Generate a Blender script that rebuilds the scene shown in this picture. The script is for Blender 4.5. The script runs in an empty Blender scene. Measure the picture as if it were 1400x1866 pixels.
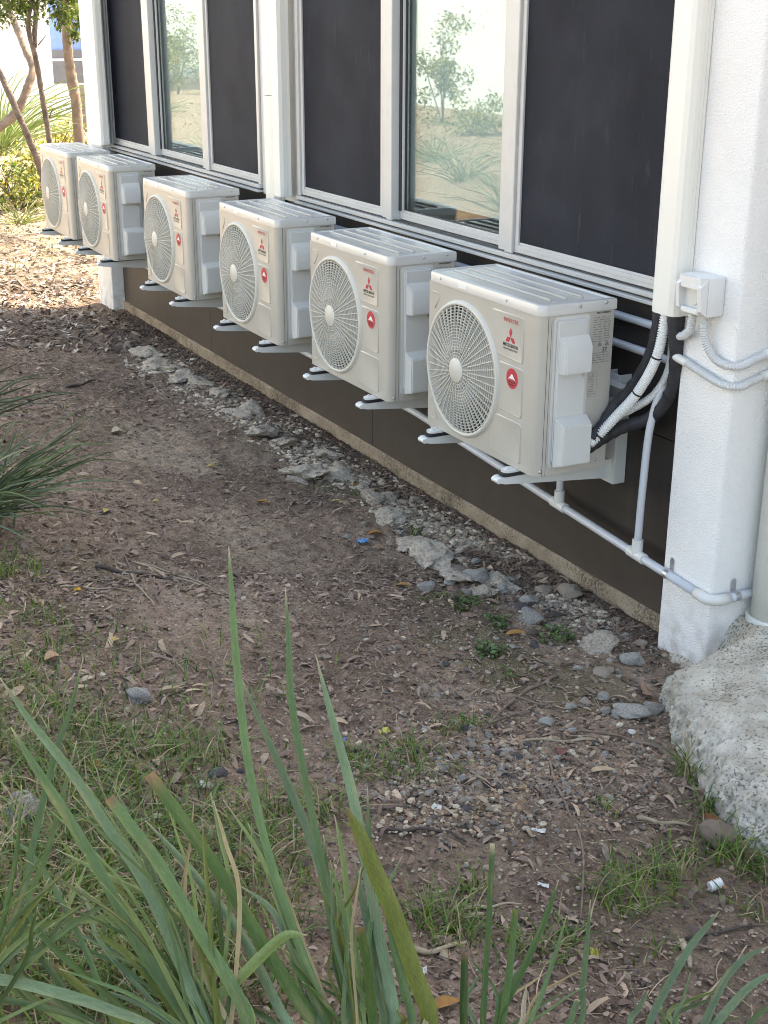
import bpy, bmesh, math, random
import numpy as np
from mathutils import Vector, Matrix, noise as mnoise

random.seed(7)
rng = np.random.default_rng(7)
R = math.radians
scene = bpy.context.scene
col = scene.collection

# ------------------------------------------------------------------ camera
CAM = np.array([-2.982, -3.826, 2.258])
YAW, PITCH, ROLL, FPX = 0.4879, 0.3588, 0.0030, 2413.5
FWD = np.array([math.sin(YAW)*math.cos(PITCH), math.cos(YAW)*math.cos(PITCH), -math.sin(PITCH)])
_r = np.array([math.cos(YAW), -math.sin(YAW), 0.0]); _u = np.cross(_r, FWD)
RGT = _r*math.cos(ROLL) + _u*math.sin(ROLL)
UPV = -_r*math.sin(ROLL) + _u*math.cos(ROLL)
cam_data = bpy.data.cameras.new('camera')
cam = bpy.data.objects.new('camera', cam_data); col.objects.link(cam)
m = Matrix(((RGT[0], UPV[0], -FWD[0], CAM[0]), (RGT[1], UPV[1], -FWD[1], CAM[1]), (RGT[2], UPV[2], -FWD[2], CAM[2]), (0, 0, 0, 1)))
cam.matrix_world = m
cam_data.sensor_fit = 'VERTICAL'; cam_data.sensor_height = 36.0
cam_data.lens = 36.0*FPX/1866.0
cam_data.clip_start = 0.05; cam_data.clip_end = 500
cam_data.dof.use_dof = False
scene.camera = cam

# ------------------------------------------------------------------ light
SUN_EL, SUN_AZ = 44.0, 80.0          # azimuth clockwise from +Y: the sun stands behind the building
world = bpy.data.worlds.new('World'); scene.world = world; world.use_nodes = True
wn = world.node_tree.nodes; wl = world.node_tree.links
sky = wn.new('ShaderNodeTexSky'); sky.sky_type = 'NISHITA'; sky.sun_disc = False
sky.sun_elevation = R(SUN_EL); sky.sun_rotation = R(SUN_AZ); sky.dust_density = 2.5; sky.air_density = 1.0; sky.ozone_density = 1.0
bg = wn['Background']; bg.inputs['Strength'].default_value = 0.15
wl.new(sky.outputs['Color'], bg.inputs['Color'])
sd = bpy.data.lights.new('sun', 'SUN'); sd.energy = 3.9; sd.angle = R(0.6); sd.color = (1.0, 0.97, 0.93)
sun = bpy.data.objects.new('sun', sd); col.objects.link(sun)
sv = Vector((math.sin(R(SUN_AZ))*math.cos(R(SUN_EL)), math.cos(R(SUN_AZ))*math.cos(R(SUN_EL)), math.sin(R(SUN_EL))))
sun.rotation_euler = sv.to_track_quat('Z', 'Y').to_euler(); sun.location = sv*30
scene.view_settings.view_transform = 'Standard'; scene.view_settings.look = 'None'
scene.view_settings.exposure = 2.25
scene.view_settings.use_white_balance = True; scene.view_settings.white_balance_temperature = 8200; scene.view_settings.white_balance_tint = 10; scene.view_settings.gamma = 1.0
scene.view_settings.use_curve_mapping = False
scene.render.engine = 'CYCLES'
scene.cycles.use_denoising = True
try: scene.cycles.denoiser = 'OPENIMAGEDENOISE'
except Exception: pass
scene.cycles.filter_width = 1.0; scene.cycles.max_bounces = 8; scene.cycles.transparent_max_bounces = 12
scene.cycles.sample_clamp_indirect = 6.0

# ------------------------------------------------------------------ terrain height and pixel helpers
def sstep(a, b, x):
    t = np.clip((x-a)/(b-a), 0, 1); return t*t*(3-2*t)
_NT = rng.random((256, 256))
def vnoise(x, y, s, o=0.0):
    X = np.asarray(x, float)*s+17.3+o; Y = np.asarray(y, float)*s+41.7+o*1.7
    xi = np.floor(X).astype(int); yi = np.floor(Y).astype(int)
    fx = X-xi; fy = Y-yi; fx = fx*fx*(3-2*fx); fy = fy*fy*(3-2*fy)
    a = _NT[xi % 256, yi % 256]; b = _NT[(xi+1) % 256, yi % 256]; c = _NT[xi % 256, (yi+1) % 256]; d = _NT[(xi+1) % 256, (yi+1) % 256]
    return (a*(1-fx)+b*fx)*(1-fy)+(c*(1-fx)+d*fx)*fy-0.5
def base_h(x, y):
    x = np.asarray(x, float); y = np.asarray(y, float)
    d = np.maximum(0.15-x, 0)
    k = 0.20
    h = k*np.maximum(d-0.55, 0)
    h = np.where(d > 5.2, k*4.65+0.05*(d-5.2), h); h = np.minimum(h, 1.25)
    # smooth the toe of the bank
    t = np.clip((d-0.15)/0.8, 0, 1); h = np.where(d < 0.95, 0.5*k*0.8*t*t*1.0, h)
    far = sstep(7.0, 11.0, y)
    h = h*(1-far*0.35)
    # soil heaped against the slab edge, and the low ridge of old concrete spill
    h = h + 0.006*np.exp(-((x-0.15)/0.14)**2)
    h = h + 0.018*np.exp(-((x+0.17)/0.14)**2)*sstep(-0.9, 0.0, y)*(1-sstep(5.0, 6.5, y))
    return h
def ground_h(x, y):
    h = base_h(x, y)
    n = 0.055*vnoise(x, y, 1.1, 3)+0.034*vnoise(x, y, 2.7, 9)+0.018*vnoise(x, y, 7.1, 5)+0.010*vnoise(x, y, 19, 1)
    return h + n*(0.3+0.7*sstep(0.0, 0.45, 0.15-np.asarray(x, float)))
_NL = _NT.tolist()
def _vn(x, y, s, o):
    X = x*s+17.3+o; Y = y*s+41.7+o*1.7; xi = math.floor(X); yi = math.floor(Y); fx = X-xi; fy = Y-yi
    fx = fx*fx*(3-2*fx); fy = fy*fy*(3-2*fy); r0 = _NL[xi % 256]; r1 = _NL[(xi+1) % 256]; a = yi % 256; b = (yi+1) % 256
    return (r0[a]*(1-fx)+r1[a]*fx)*(1-fy)+(r0[b]*(1-fx)+r1[b]*fx)*fy-0.5
def _ss(a, b, x):
    t = min(1.0, max(0.0, (x-a)/(b-a))); return t*t*(3-2*t)
def gh(x, y):      # scalar twin of ground_h
    d = max(0.15-x, 0.0); k = 0.20; h = k*max(d-0.55, 0.0)
    if d > 5.2: h = k*4.65+0.05*(d-5.2)
    h = min(h, 1.25)
    if d < 0.95: t = min(1.0, max(0.0, (d-0.15)/0.8)); h = 0.5*k*0.8*t*t
    h *= 1-0.35*_ss(7.0, 11.0, y)
    h += 0.006*math.exp(-((x-0.15)/0.14)**2)+0.018*math.exp(-((x+0.17)/0.14)**2)*_ss(-0.9, 0.0, y)*(1-_ss(5.0, 6.5, y))
    return h+(0.055*_vn(x, y, 1.1, 3)+0.034*_vn(x, y, 2.7, 9)+0.018*_vn(x, y, 7.1, 5)+0.010*_vn(x, y, 19, 1))*(0.3+0.7*_ss(0.0, 0.45, 0.15-x))
def ray(px, py): return FWD + RGT*(px-700)/FPX - UPV*(py-933)/FPX
def G(px, py, dz=0.0):
    d = ray(px, py); lo, hi = 0.5, 60.0
    t = lo; prev = lo
    while t < hi:
        q = CAM+d*t
        if q[2] < gh(q[0], q[1]): break
        prev = t; t += 0.04
    a, b = prev, t
    for _ in range(18):
        mth = 0.5*(a+b); q = CAM+d*mth
        if q[2] < gh(q[0], q[1]): b = mth
        else: a = mth
    q = CAM+d*0.5*(a+b)
    return Vector((q[0], q[1], gh(q[0], q[1])+dz))
def D(px, py, depth): return Vector(CAM+ray(px, py)*depth)
def AtY(px, py, Y):
    d = ray(px, py); t = (Y-CAM[1])/d[1]; return Vector(CAM+d*t)
def depth_of(v): return float(np.dot(np.array(v)-CAM, FWD))

# ------------------------------------------------------------------ materials
def new_mat(name):
    mt = bpy.data.materials.new(name); mt.use_nodes = True
    nt = mt.node_tree
    return mt, nt.nodes, nt.links, nt.nodes['Principled BSDF']
def pmat(name, rgb, rough=0.5, metal=0.0, var=0.10, vscale=6.0, bump=0.0, bscale=150.0, spec=0.5, dirt=None, dscale=3.0, damt=0.3, attr=None, coat=0.0, detail=4.0, bdist=0.002):
    mt, n, l, b = new_mat(name)
    tc = n.new('ShaderNodeTexCoord')
    b.inputs['Roughness'].default_value = rough; b.inputs['Metallic'].default_value = metal
    b.inputs['Specular IOR Level'].default_value = spec
    if coat: b.inputs['Coat Weight'].default_value = coat; b.inputs['Coat Roughness'].default_value = 0.12
    nz = n.new('ShaderNodeTexNoise'); nz.inputs['Scale'].default_value = vscale; nz.inputs['Detail'].default_value = detail
    oi = n.new('ShaderNodeObjectInfo'); sh_ = n.new('ShaderNodeVectorMath'); sh_.operation = 'MULTIPLY_ADD'
    cx_ = n.new('ShaderNodeCombineXYZ')
    for q_ in range(3): l.new(oi.outputs['Random'], cx_.inputs[q_])
    sh_.inputs[1].default_value = (37.0, 53.0, 71.0); l.new(cx_.outputs[0], sh_.inputs[0]); l.new(tc.outputs['Object'], sh_.inputs[2])
    l.new(sh_.outputs[0], nz.inputs['Vector'])
    mr = n.new('ShaderNodeMapRange'); mr.inputs['From Min'].default_value = 0.3; mr.inputs['From Max'].default_value = 0.7
    mr.inputs['To Min'].default_value = 1-var; mr.inputs['To Max'].default_value = 1+var
    l.new(nz.outputs['Fac'], mr.inputs['Value'])
    mx = n.new('ShaderNodeVectorMath'); mx.operation = 'SCALE'
    if attr:
        at = n.new('ShaderNodeAttribute'); at.attribute_name = attr; l.new(at.outputs['Color'], mx.inputs[0])
    else:
        mx.inputs[0].default_value = rgb[:3]
    l.new(mr.outputs['Result'], mx.inputs['Scale'])
    out = mx.outputs['Vector']
    if dirt:
        dn = n.new('ShaderNodeTexNoise'); dn.inputs['Scale'].default_value = dscale; dn.inputs['Detail'].default_value = 8; dn.inputs['Roughness'].default_value = 0.65
        l.new(sh_.outputs[0], dn.inputs['Vector'])
        dr = n.new('ShaderNodeMapRange'); dr.inputs['From Min'].default_value = 0.48; dr.inputs['From Max'].default_value = 0.72
        dr.inputs['To Max'].default_value = damt; l.new(dn.outputs['Fac'], dr.inputs['Value'])
        mm = n.new('ShaderNodeMix'); mm.data_type = 'RGBA'; l.new(dr.outputs['Result'], mm.inputs['Factor'])
        l.new(out, mm.inputs[6]); mm.inputs[7].default_value = (*dirt, 1); out = mm.outputs[2]
    l.new(out, b.inputs['Base Color'])
    if bump:
        bn = n.new('ShaderNodeTexNoise'); bn.inputs['Scale'].default_value = bscale; bn.inputs['Detail'].default_value = 3
        l.new(tc.outputs['Object'], bn.inputs['Vector'])
        bp = n.new('ShaderNodeBump'); bp.inputs['Strength'].default_value = bump; bp.inputs['Distance'].default_value = bdist
        l.new(bn.outputs['Fac'], bp.inputs['Height']); l.new(bp.outputs['Normal'], b.inputs['Normal'])
    return mt
M = {}
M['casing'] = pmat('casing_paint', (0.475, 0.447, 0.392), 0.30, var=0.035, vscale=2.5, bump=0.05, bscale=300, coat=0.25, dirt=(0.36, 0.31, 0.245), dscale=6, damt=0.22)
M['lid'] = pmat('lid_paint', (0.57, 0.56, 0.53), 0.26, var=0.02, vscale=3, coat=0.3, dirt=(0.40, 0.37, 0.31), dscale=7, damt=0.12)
M['casing2'] = pmat('cover_plastic', (0.60, 0.60, 0.575), 0.38, var=0.02, vscale=4, bump=0.05, bscale=500)
M['grille'] = pmat('grille_plastic', (0.57, 0.55, 0.49), 0.42, var=0.02)
M['fanblade'] = pmat('fan_plastic', (0.09, 0.09, 0.088), 0.5, var=0.05)
M['dark'] = pmat('dark_interior', (0.02, 0.02, 0.022), 0.7)
M['coil'] = pmat('coil_fins', (0.06, 0.06, 0.065), 0.4, metal=0.6)
M['seam'] = pmat('seam_gap', (0.07, 0.068, 0.064), 0.6)
M['steel'] = pmat('bright_steel', (0.62, 0.63, 0.64), 0.42, metal=1.0, var=0.15, vscale=40)
M['rubber'] = pmat('black_rubber', (0.018, 0.018, 0.02), 0.55)
M['foam'] = pmat('pipe_insulation', (0.022, 0.022, 0.028), 0.62, var=0.25, vscale=30, bump=0.3, bscale=120, dirt=(0.09, 0.085, 0.08), dscale=20, damt=0.3)
M['bracket'] = pmat('bracket_paint', (0.66, 0.67, 0.65), 0.35, var=0.03, coat=0.2, dirt=(0.4, 0.38, 0.34), dscale=9, damt=0.15)
M['red'] = pmat('red_print', (0.50, 0.035, 0.055), 0.45, var=0.03)
M['black'] = pmat('black_print', (0.03, 0.03, 0.032), 0.5, var=0.03)
M['greyprint'] = pmat('grey_print', (0.22, 0.22, 0.22), 0.5, var=0.05)
M['white'] = pmat('white_print', (0.80, 0.80, 0.78), 0.5, var=0.03)
M['yellow'] = pmat('yellow_print', (0.62, 0.50, 0.06), 0.5, var=0.05)
M['alu'] = pmat('window_aluminium', (0.53, 0.525, 0.51), 0.36, metal=0.0, var=0.03, vscale=5, coat=0.1, dirt=(0.40, 0.37, 0.32), dscale=14, damt=0.22)
M['alugrey'] = pmat('aluminium_grey', (0.42, 0.43, 0.45), 0.35, var=0.05, vscale=5)
M['gasket'] = pmat('window_gasket', (0.03, 0.03, 0.033), 0.5)
M['ductcover'] = pmat('pipe_cover_plastic', (0.76, 0.755, 0.70), 0.36, var=0.015, vscale=2, dirt=(0.5, 0.47, 0.40), dscale=5, damt=0.10)
M['upvc'] = pmat('grey_conduit', (0.56, 0.58, 0.61), 0.38, var=0.04, vscale=9, dirt=(0.36, 0.33, 0.29), dscale=18, damt=0.25)
M['fitting'] = pmat('conduit_fitting', (0.70, 0.70, 0.67), 0.4, var=0.03, dirt=(0.42, 0.38, 0.32), dscale=20, damt=0.2)
M['corr'] = pmat('corrugated_conduit', (0.60, 0.61, 0.61), 0.42, var=0.03, dirt=(0.40, 0.38, 0.34), dscale=22, damt=0.25)
M['corrw'] = pmat('white_corrugated_conduit', (0.74, 0.74, 0.72), 0.42, var=0.03)
M['isolator'] = pmat('switch_plastic', (0.70, 0.70, 0.69), 0.35, var=0.02, dirt=(0.45, 0.43, 0.40), dscale=20, damt=0.12)
M['downpipe'] = pmat('downpipe_paint', (0.56, 0.53, 0.46), 0.45, var=0.08, vscale=3, dirt=(0.30, 0.26, 0.20), dscale=6, damt=0.55, bump=0.1, bscale=30)
M['pale_wall'] = pmat('pale_render', (0.80, 0.81, 0.81), 0.85, var=0.05, vscale=1.5, bump=0.3, bscale=60)
M['soffit'] = pmat('white_fascia', (0.75, 0.75, 0.73), 0.6, var=0.03)
M['blind'] = pmat('blind_fabric', (0.60, 0.66, 0.66), 0.8, var=0.03, vscale=3, bump=0.15, bscale=400)
M['render_grey'] = pmat('grey_green_render', (0.54, 0.60, 0.61), 0.85, var=0.05, vscale=1.5, bump=0.3, bscale=60)
M['room'] = pmat('room_paint', (0.20, 0.20, 0.20), 0.8)

# stucco pillar
def stucco():
    mt, n, l, b = new_mat('white_stucco')
    tc = n.new('ShaderNodeTexCoord')
    b.inputs['Roughness'].default_value = 0.75
    n1 = n.new('ShaderNodeTexNoise'); n1.inputs['Scale'].default_value = 140; n1.inputs['Detail'].default_value = 3; n1.inputs['Roughness'].default_value = 0.6
    n2 = n.new('ShaderNodeTexVoronoi'); n2.inputs['Scale'].default_value = 160
    l.new(tc.outputs['Object'], n1.inputs['Vector']); l.new(tc.outputs['Object'], n2.inputs['Vector'])
    ad = n.new('ShaderNodeMath'); ad.operation = 'MULTIPLY_ADD'; ad.inputs[1].default_value = 0.45
    l.new(n2.outputs['Distance'], ad.inputs[0]); l.new(n1.outputs['Fac'], ad.inputs[2])
    bp = n.new('ShaderNodeBump'); bp.inputs['Strength'].default_value = 0.9; bp.inputs['Distance'].default_value = 0.0055
    l.new(ad.outputs[0], bp.inputs['Height']); l.new(bp.outputs['Normal'], b.inputs['Normal'])
    n3 = n.new('ShaderNodeTexNoise'); n3.inputs['Scale'].default_value = 3; n3.inputs['Detail'].default_value = 6
    l.new(tc.outputs['Object'], n3.inputs['Vector'])
    cr = n.new('ShaderNodeValToRGB'); cr.color_ramp.elements[0].position = 0.25; cr.color_ramp.elements[0].color = (0.83, 0.82, 0.80, 1)
    cr.color_ramp.elements[1].position = 0.6; cr.color_ramp.elements[1].color = (0.89, 0.88, 0.865, 1)
    l.new(n3.outputs['Fac'], cr.inputs['Fac'])
    # splash dirt low down on the pillar
    sx = n.new('ShaderNodeSeparateXYZ'); l.new(tc.outputs['Object'], sx.inputs[0])
    mr = n.new('ShaderNodeMapRange'); mr.inputs['From Min'].default_value = 0.02; mr.inputs['From Max'].default_value = 0.30; mr.inputs['To Min'].default_value = 0.75; mr.inputs['To Max'].default_value = 0.0
    l.new(sx.outputs['Z'], mr.inputs['Value'])
    n4 = n.new('ShaderNodeTexNoise'); n4.inputs['Scale'].default_value = 14; n4.inputs['Detail'].default_value = 8; l.new(tc.outputs['Object'], n4.inputs['Vector'])
    r4 = n.new('ShaderNodeMapRange'); r4.inputs['From Min'].default_value = 0.45; r4.inputs['From Max'].default_value = 0.75; l.new(n4.outputs['Fac'], r4.inputs['Value'])
    mu = n.new('ShaderNodeMath'); mu.operation = 'MULTIPLY'; l.new(mr.outputs[0], mu.inputs[0]); l.new(r4.outputs[0], mu.inputs[1])
    mm = n.new('ShaderNodeMix'); mm.data_type = 'RGBA'; l.new(mu.outputs[0], mm.inputs['Factor']); l.new(cr.outputs[0], mm.inputs[6]); mm.inputs[7].default_value = (0.35, 0.30, 0.25, 1)
    l.new(mm.outputs[2], b.inputs['Base Color'])
    return mt
M['stucco'] = stucco()

def cladding():
    mt, n, l, b = new_mat('brown_cladding')
    tc = n.new('ShaderNodeTexCoord'); mp = n.new('ShaderNodeMapping'); mp.inputs['Scale'].default_value = (6, 3, 60)
    l.new(tc.outputs['Object'], mp.inputs['Vector'])
    n1 = n.new('ShaderNodeTexNoise'); n1.inputs['Scale'].default_value = 4; n1.inputs['Detail'].default_value = 8; n1.inputs['Roughness'].default_value = 0.6
    l.new(mp.outputs[0], n1.inputs['Vector'])
    n2 = n.new('ShaderNodeTexNoise'); n2.inputs['Scale'].default_value = 1.3; n2.inputs['Detail'].default_value = 6; l.new(tc.outputs['Object'], n2.inputs['Vector'])
    cr = n.new('ShaderNodeValToRGB'); cr.color_ramp.elements[0].position = 0.3; cr.color_ramp.elements[0].color = (0.026, 0.0205, 0.018, 1)
    cr.color_ramp.elements[1].position = 0.75; cr.color_ramp.elements[1].color = (0.042, 0.034, 0.029, 1)
    mx = n.new('ShaderNodeMath'); mx.operation = 'MULTIPLY_ADD'; mx.inputs[1].default_value = 0.4; l.new(n1.outputs['Fac'], mx.inputs[0])
    m2 = n.new('ShaderNodeMath'); m2.operation = 'MULTIPLY'; m2.inputs[1].default_value = 0.6; l.new(n2.outputs['Fac'], m2.inputs[0]); l.new(m2.outputs[0], mx.inputs[2])
    l.new(mx.outputs[0], cr.inputs['Fac'])
    # dust splashed on the foot of the boards
    sx = n.new('ShaderNodeSeparateXYZ'); l.new(tc.outputs['Object'], sx.inputs[0])
    mr = n.new('ShaderNodeMapRange'); mr.inputs['From Min'].default_value = 0.07; mr.inputs['From Max'].default_value = 0.42; mr.inputs['To Min'].default_value = 1.0; mr.inputs['To Max'].default_value = 0.0
    l.new(sx.outputs['Z'], mr.inputs['Value'])
    n4 = n.new('ShaderNodeTexNoise'); n4.inputs['Scale'].default_value = 7; n4.inputs['Detail'].default_value = 9; n4.inputs['Roughness'].default_value = 0.7; l.new(tc.outputs['Object'], n4.inputs['Vector'])
    mu = n.new('ShaderNodeMath'); mu.operation = 'MULTIPLY'; l.new(mr.outputs[0], mu.inputs[0]); l.new(n4.outputs['Fac'], mu.inputs[1])
    mm = n.new('ShaderNodeMix'); mm.data_type = 'RGBA'; l.new(mu.outputs[0], mm.inputs['Factor']); l.new(cr.outputs[0], mm.inputs[6]); mm.inputs[7].default_value = (0.115, 0.086, 0.064, 1)
    l.new(mm.outputs[2], b.inputs['Base Color'])
    mp6 = n.new('ShaderNodeMapping'); mp6.inputs['Scale'].default_value = (1, 9, 0.5); l.new(tc.outputs['Object'], mp6.inputs['Vector'])
    n6 = n.new('ShaderNodeTexNoise'); n6.inputs['Scale'].default_value = 2.0; n6.inputs['Detail'].default_value = 8; n6.inputs['Roughness'].default_value = 0.7; l.new(mp6.outputs[0], n6.inputs['Vector'])
    r6 = n.new('ShaderNodeMapRange'); r6.inputs['From Min'].default_value = 0.52; r6.inputs['From Max'].default_value = 0.78; r6.inputs['To Max'].default_value = 0.45; l.new(n6.outputs['Fac'], r6.inputs['Value'])
    m6 = n.new('ShaderNodeMix'); m6.data_type = 'RGBA'; l.new(r6.outputs[0], m6.inputs['Factor']); l.new(mm.outputs[2], m6.inputs[6]); m6.inputs[7].default_value = (0.066, 0.053, 0.044, 1); l.new(m6.outputs[2], b.inputs['Base Color'])
    b.inputs['Roughness'].default_value = 0.52
    bp = n.new('ShaderNodeBump'); bp.inputs['Strength'].default_value = 0.25; bp.inputs['Distance'].default_value = 0.002
    l.new(n1.outputs['Fac'], bp.inputs['Height']); l.new(bp.outputs['Normal'], b.inputs['Normal'])
    return mt
M['cladding'] = cladding()

def concrete(name, c0, c1, spots=(0.05, 0.05, 0.048), bump=0.7, bd=0.008, sc=1.0, sp_lo=0.56, sp_hi=0.68, wl_=0.55, wf_=0.6):
    mt, n, l, b = new_mat(name)
    tc = n.new('ShaderNodeTexCoord')
    n1 = n.new('ShaderNodeTexNoise'); n1.inputs['Scale'].default_value = 9*sc; n1.inputs['Detail'].default_value = 10; n1.inputs['Roughness'].default_value = 0.7
    n2 = n.new('ShaderNodeTexNoise'); n2.inputs['Scale'].default_value = 95*sc; n2.inputs['Detail'].default_value = 4; n2.inputs['Roughness'].default_value = 0.6
    n3 = n.new('ShaderNodeTexNoise'); n3.inputs['Scale'].default_value = 4*sc; n3.inputs['Detail'].default_value = 5
    for q in (n1, n2, n3): l.new(tc.outputs['Object'], q.inputs['Vector'])
    cr = n.new('ShaderNodeValToRGB'); cr.color_ramp.elements[0].position = 0.3; cr.color_ramp.elements[0].color = (*c0, 1)
    cr.color_ramp.elements[1].position = 0.65; cr.color_ramp.elements[1].color = (*c1, 1)
    l.new(n1.outputs['Fac'], cr.inputs['Fac'])
    ad = n.new('ShaderNodeMath'); ad.operation = 'MULTIPLY_ADD'; ad.inputs[1].default_value = wl_; l.new(n3.outputs['Fac'], ad.inputs[0])
    m2 = n.new('ShaderNodeMath'); m2.operation = 'MULTIPLY'; m2.inputs[1].default_value = wf_; l.new(n2.outputs['Fac'], m2.inputs[0]); l.new(m2.outputs[0], ad.inputs[2])
    mr = n.new('ShaderNodeMapRange'); mr.inputs['From Min'].default_value = sp_lo; mr.inputs['From Max'].default_value = sp_hi; mr.inputs['To Max'].default_value = 0.85
    l.new(ad.outputs[0], mr.inputs['Value'])
    mm = n.new('ShaderNodeMix'); mm.data_type = 'RGBA'; l.new(mr.outputs[0], mm.inputs['Factor']); l.new(cr.outputs[0], mm.inputs[6]); mm.inputs[7].default_value = (*spots, 1)
    l.new(mm.outputs[2], b.inputs['Base Color']); b.inputs['Roughness'].default_value = 0.9; b.inputs['Specular IOR Level'].default_value = 0.2
    bp = n.new('ShaderNodeBump'); bp.inputs['Strength'].default_value = bump; bp.inputs['Distance'].default_value = bd
    s2 = n.new('ShaderNodeMath'); s2.operation = 'MULTIPLY_ADD'; s2.inputs[1].default_value = 0.4; l.new(n2.outputs['Fac'], s2.inputs[0]); l.new(n1.outputs['Fac'], s2.inputs[2])
    l.new(s2.outputs[0], bp.inputs['Height']); l.new(bp.outputs['Normal'], b.inputs['Normal'])
    return mt
M['slab'] = concrete('slab_concrete', (0.25, 0.185, 0.125), (0.44, 0.36, 0.265), spots=(0.10, 0.07, 0.05), bump=0.5, bd=0.004, sp_lo=0.55, sp_hi=0.70)
M['footing'] = concrete('footing_concrete', (0.32, 0.275, 0.205), (0.62, 0.575, 0.49), spots=(0.14, 0.12, 0.095), bump=0.8, bd=0.007, sc=1.1, sp_lo=0.545, sp_hi=0.60, wl_=0.22, wf_=0.78)
M['spill'] = concrete('spilled_cement', (0.45, 0.375, 0.29), (0.74, 0.66, 0.55), spots=(0.25, 0.19, 0.14), bump=0.9, bd=0.010, sc=1.6, sp_lo=0.55, sp_hi=0.68)
M['rock_grey'] = concrete('grey_stone', (0.24, 0.215, 0.185), (0.48, 0.45, 0.405), spots=(0.045, 0.045, 0.045), sc=3.0)
M['rock_tan'] = concrete('tan_stone', (0.26, 0.205, 0.16), (0.44, 0.37, 0.30), spots=(0.12, 0.09, 0.07), sc=2.5, sp_lo=0.62, sp_hi=0.8)
M['rock_white'] = concrete('pale_stone', (0.33, 0.31, 0.27), (0.55, 0.53, 0.48), spots=(0.10, 0.095, 0.09), sc=3.5)
M['rock_dark'] = concrete('dark_stone', (0.07, 0.065, 0.065), (0.16, 0.15, 0.15), spots=(0.04, 0.04, 0.04), sc=3.0)
M['rock_round'] = concrete('brown_cobble', (0.15, 0.11, 0.085), (0.24, 0.19, 0.15), spots=(0.11, 0.08, 0.06), sc=2.0, bump=0.3, sp_lo=0.66, sp_hi=0.85)

def attr_mat(name, rough=0.8, trans=0.0, spec=0.3, var=0.15, vscale=60, bump=0.0, bscale=200):
    mt = pmat(name, (1, 1, 1), rough, var=var, vscale=vscale, spec=spec, attr='tint', bump=bump, bscale=bscale)
    if trans:
        n = mt.node_tree.nodes; l = mt.node_tree.links; b = n['Principled BSDF']
        tr = n.new('ShaderNodeBsdfTranslucent'); ms = n.new('ShaderNodeMixShader'); ms.inputs[0].default_value = trans
        at = n.new('ShaderNodeAttribute'); at.attribute_name = 'tint'
        sc2 = n.new('ShaderNodeVectorMath'); sc2.operation = 'MULTIPLY'; sc2.inputs[1].default_value = (1.35, 1.25, 0.55); l.new(at.outputs['Color'], sc2.inputs[0])
        l.new(sc2.outputs[0], tr.inputs['Color']); l.new(b.outputs[0], ms.inputs[1]); l.new(tr.outputs[0], ms.inputs[2])
        l.new(ms.outputs[0], n['Material Output'].inputs['Surface'])
    return mt
M['litter'] = attr_mat('leaf_litter', 0.85)
M['pebble'] = attr_mat('pebbles', 0.85, vscale=150, var=0.25)
M['leaf'] = attr_mat('green_leaf', 0.45, trans=0.22, spec=0.4, var=0.12, vscale=25)
M['strap'] = attr_mat('strap_leaf', 0.48, trans=0.12, spec=0.28, var=0.12, vscale=14, bump=0.15, bscale=90)
def veins():
    n = M['strap'].node_tree.nodes; l = M['strap'].node_tree.links; b = n['Principled BSDF']
    at = n.new('ShaderNodeAttribute'); at.attribute_name = 'vein'
    wv = n.new('ShaderNodeTexNoise'); wv.inputs['Scale'].default_value = 1.0; wv.inputs['Detail'].default_value = 3
    mp = n.new('ShaderNodeMapping'); mp.inputs['Scale'].default_value = (22, 3.0, 1); l.new(at.outputs['Vector'], mp.inputs['Vector']); l.new(mp.outputs[0], wv.inputs['Vector'])
    mr = n.new('ShaderNodeMapRange'); mr.inputs['From Min'].default_value = 0.3; mr.inputs['From Max'].default_value = 0.7; mr.inputs['To Min'].default_value = 0.72; mr.inputs['To Max'].default_value = 1.28; l.new(wv.outputs['Fac'], mr.inputs['Value'])
    src = b.inputs['Base Color'].links[0].from_socket
    sc = n.new('ShaderNodeVectorMath'); sc.operation = 'SCALE'; l.new(src, sc.inputs[0]); l.new(mr.outputs[0], sc.inputs['Scale']); l.new(sc.outputs[0], b.inputs['Base Color'])
    bp = n.new('ShaderNodeBump'); bp.inputs['Strength'].default_value = 0.35; bp.inputs['Distance'].default_value = 0.002; l.new(wv.outputs['Fac'], bp.inputs['Height']); l.new(bp.outputs[0], b.inputs['Normal'])
veins()
M['foliage'] = attr_mat('tree_foliage', 0.5, trans=0.45, spec=0.3, var=0.15, vscale=8)
M['bark'] = pmat('tree_bark', (0.13, 0.10, 0.085), 0.9, var=0.45, vscale=14, bump=1.0, bscale=35, bdist=0.02, dirt=(0.05, 0.04, 0.035), dscale=9, damt=0.7)
M['bark_pale'] = pmat('pale_tree_bark', (0.22, 0.165, 0.13), 0.9, var=0.3, vscale=9, bump=0.6, bscale=25, bdist=0.015, dirt=(0.16, 0.11, 0.08), dscale=4, damt=0.6)
M['twig'] = pmat('dry_twig', (0.20, 0.15, 0.115), 0.85, var=0.3, vscale=30, bump=0.4, bscale=120)
M['twig_dark'] = pmat('dark_twig', (0.075, 0.058, 0.05), 0.85, var=0.3, vscale=30, bump=0.4, bscale=120)
M['straw'] = pmat('dry_straw', (0.36, 0.29, 0.20), 0.8, var=0.2, vscale=30)
M['blueplastic'] = pmat('blue_plastic', (0.09, 0.27, 0.52), 0.4, var=0.15, vscale=40)
M['yellowplastic'] = pmat('yellow_tape', (0.46, 0.43, 0.09), 0.45, var=0.2, vscale=60)
M['whiteplastic'] = pmat('white_plastic', (0.60, 0.59, 0.56), 0.45, var=0.06, vscale=60)
M['bluewall'] = pmat('blue_sheeting', (0.16, 0.27, 0.52), 0.5, var=0.06)
M['darkgrey'] = pmat('dark_grey_trim', (0.12, 0.13, 0.15), 0.5)
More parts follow.
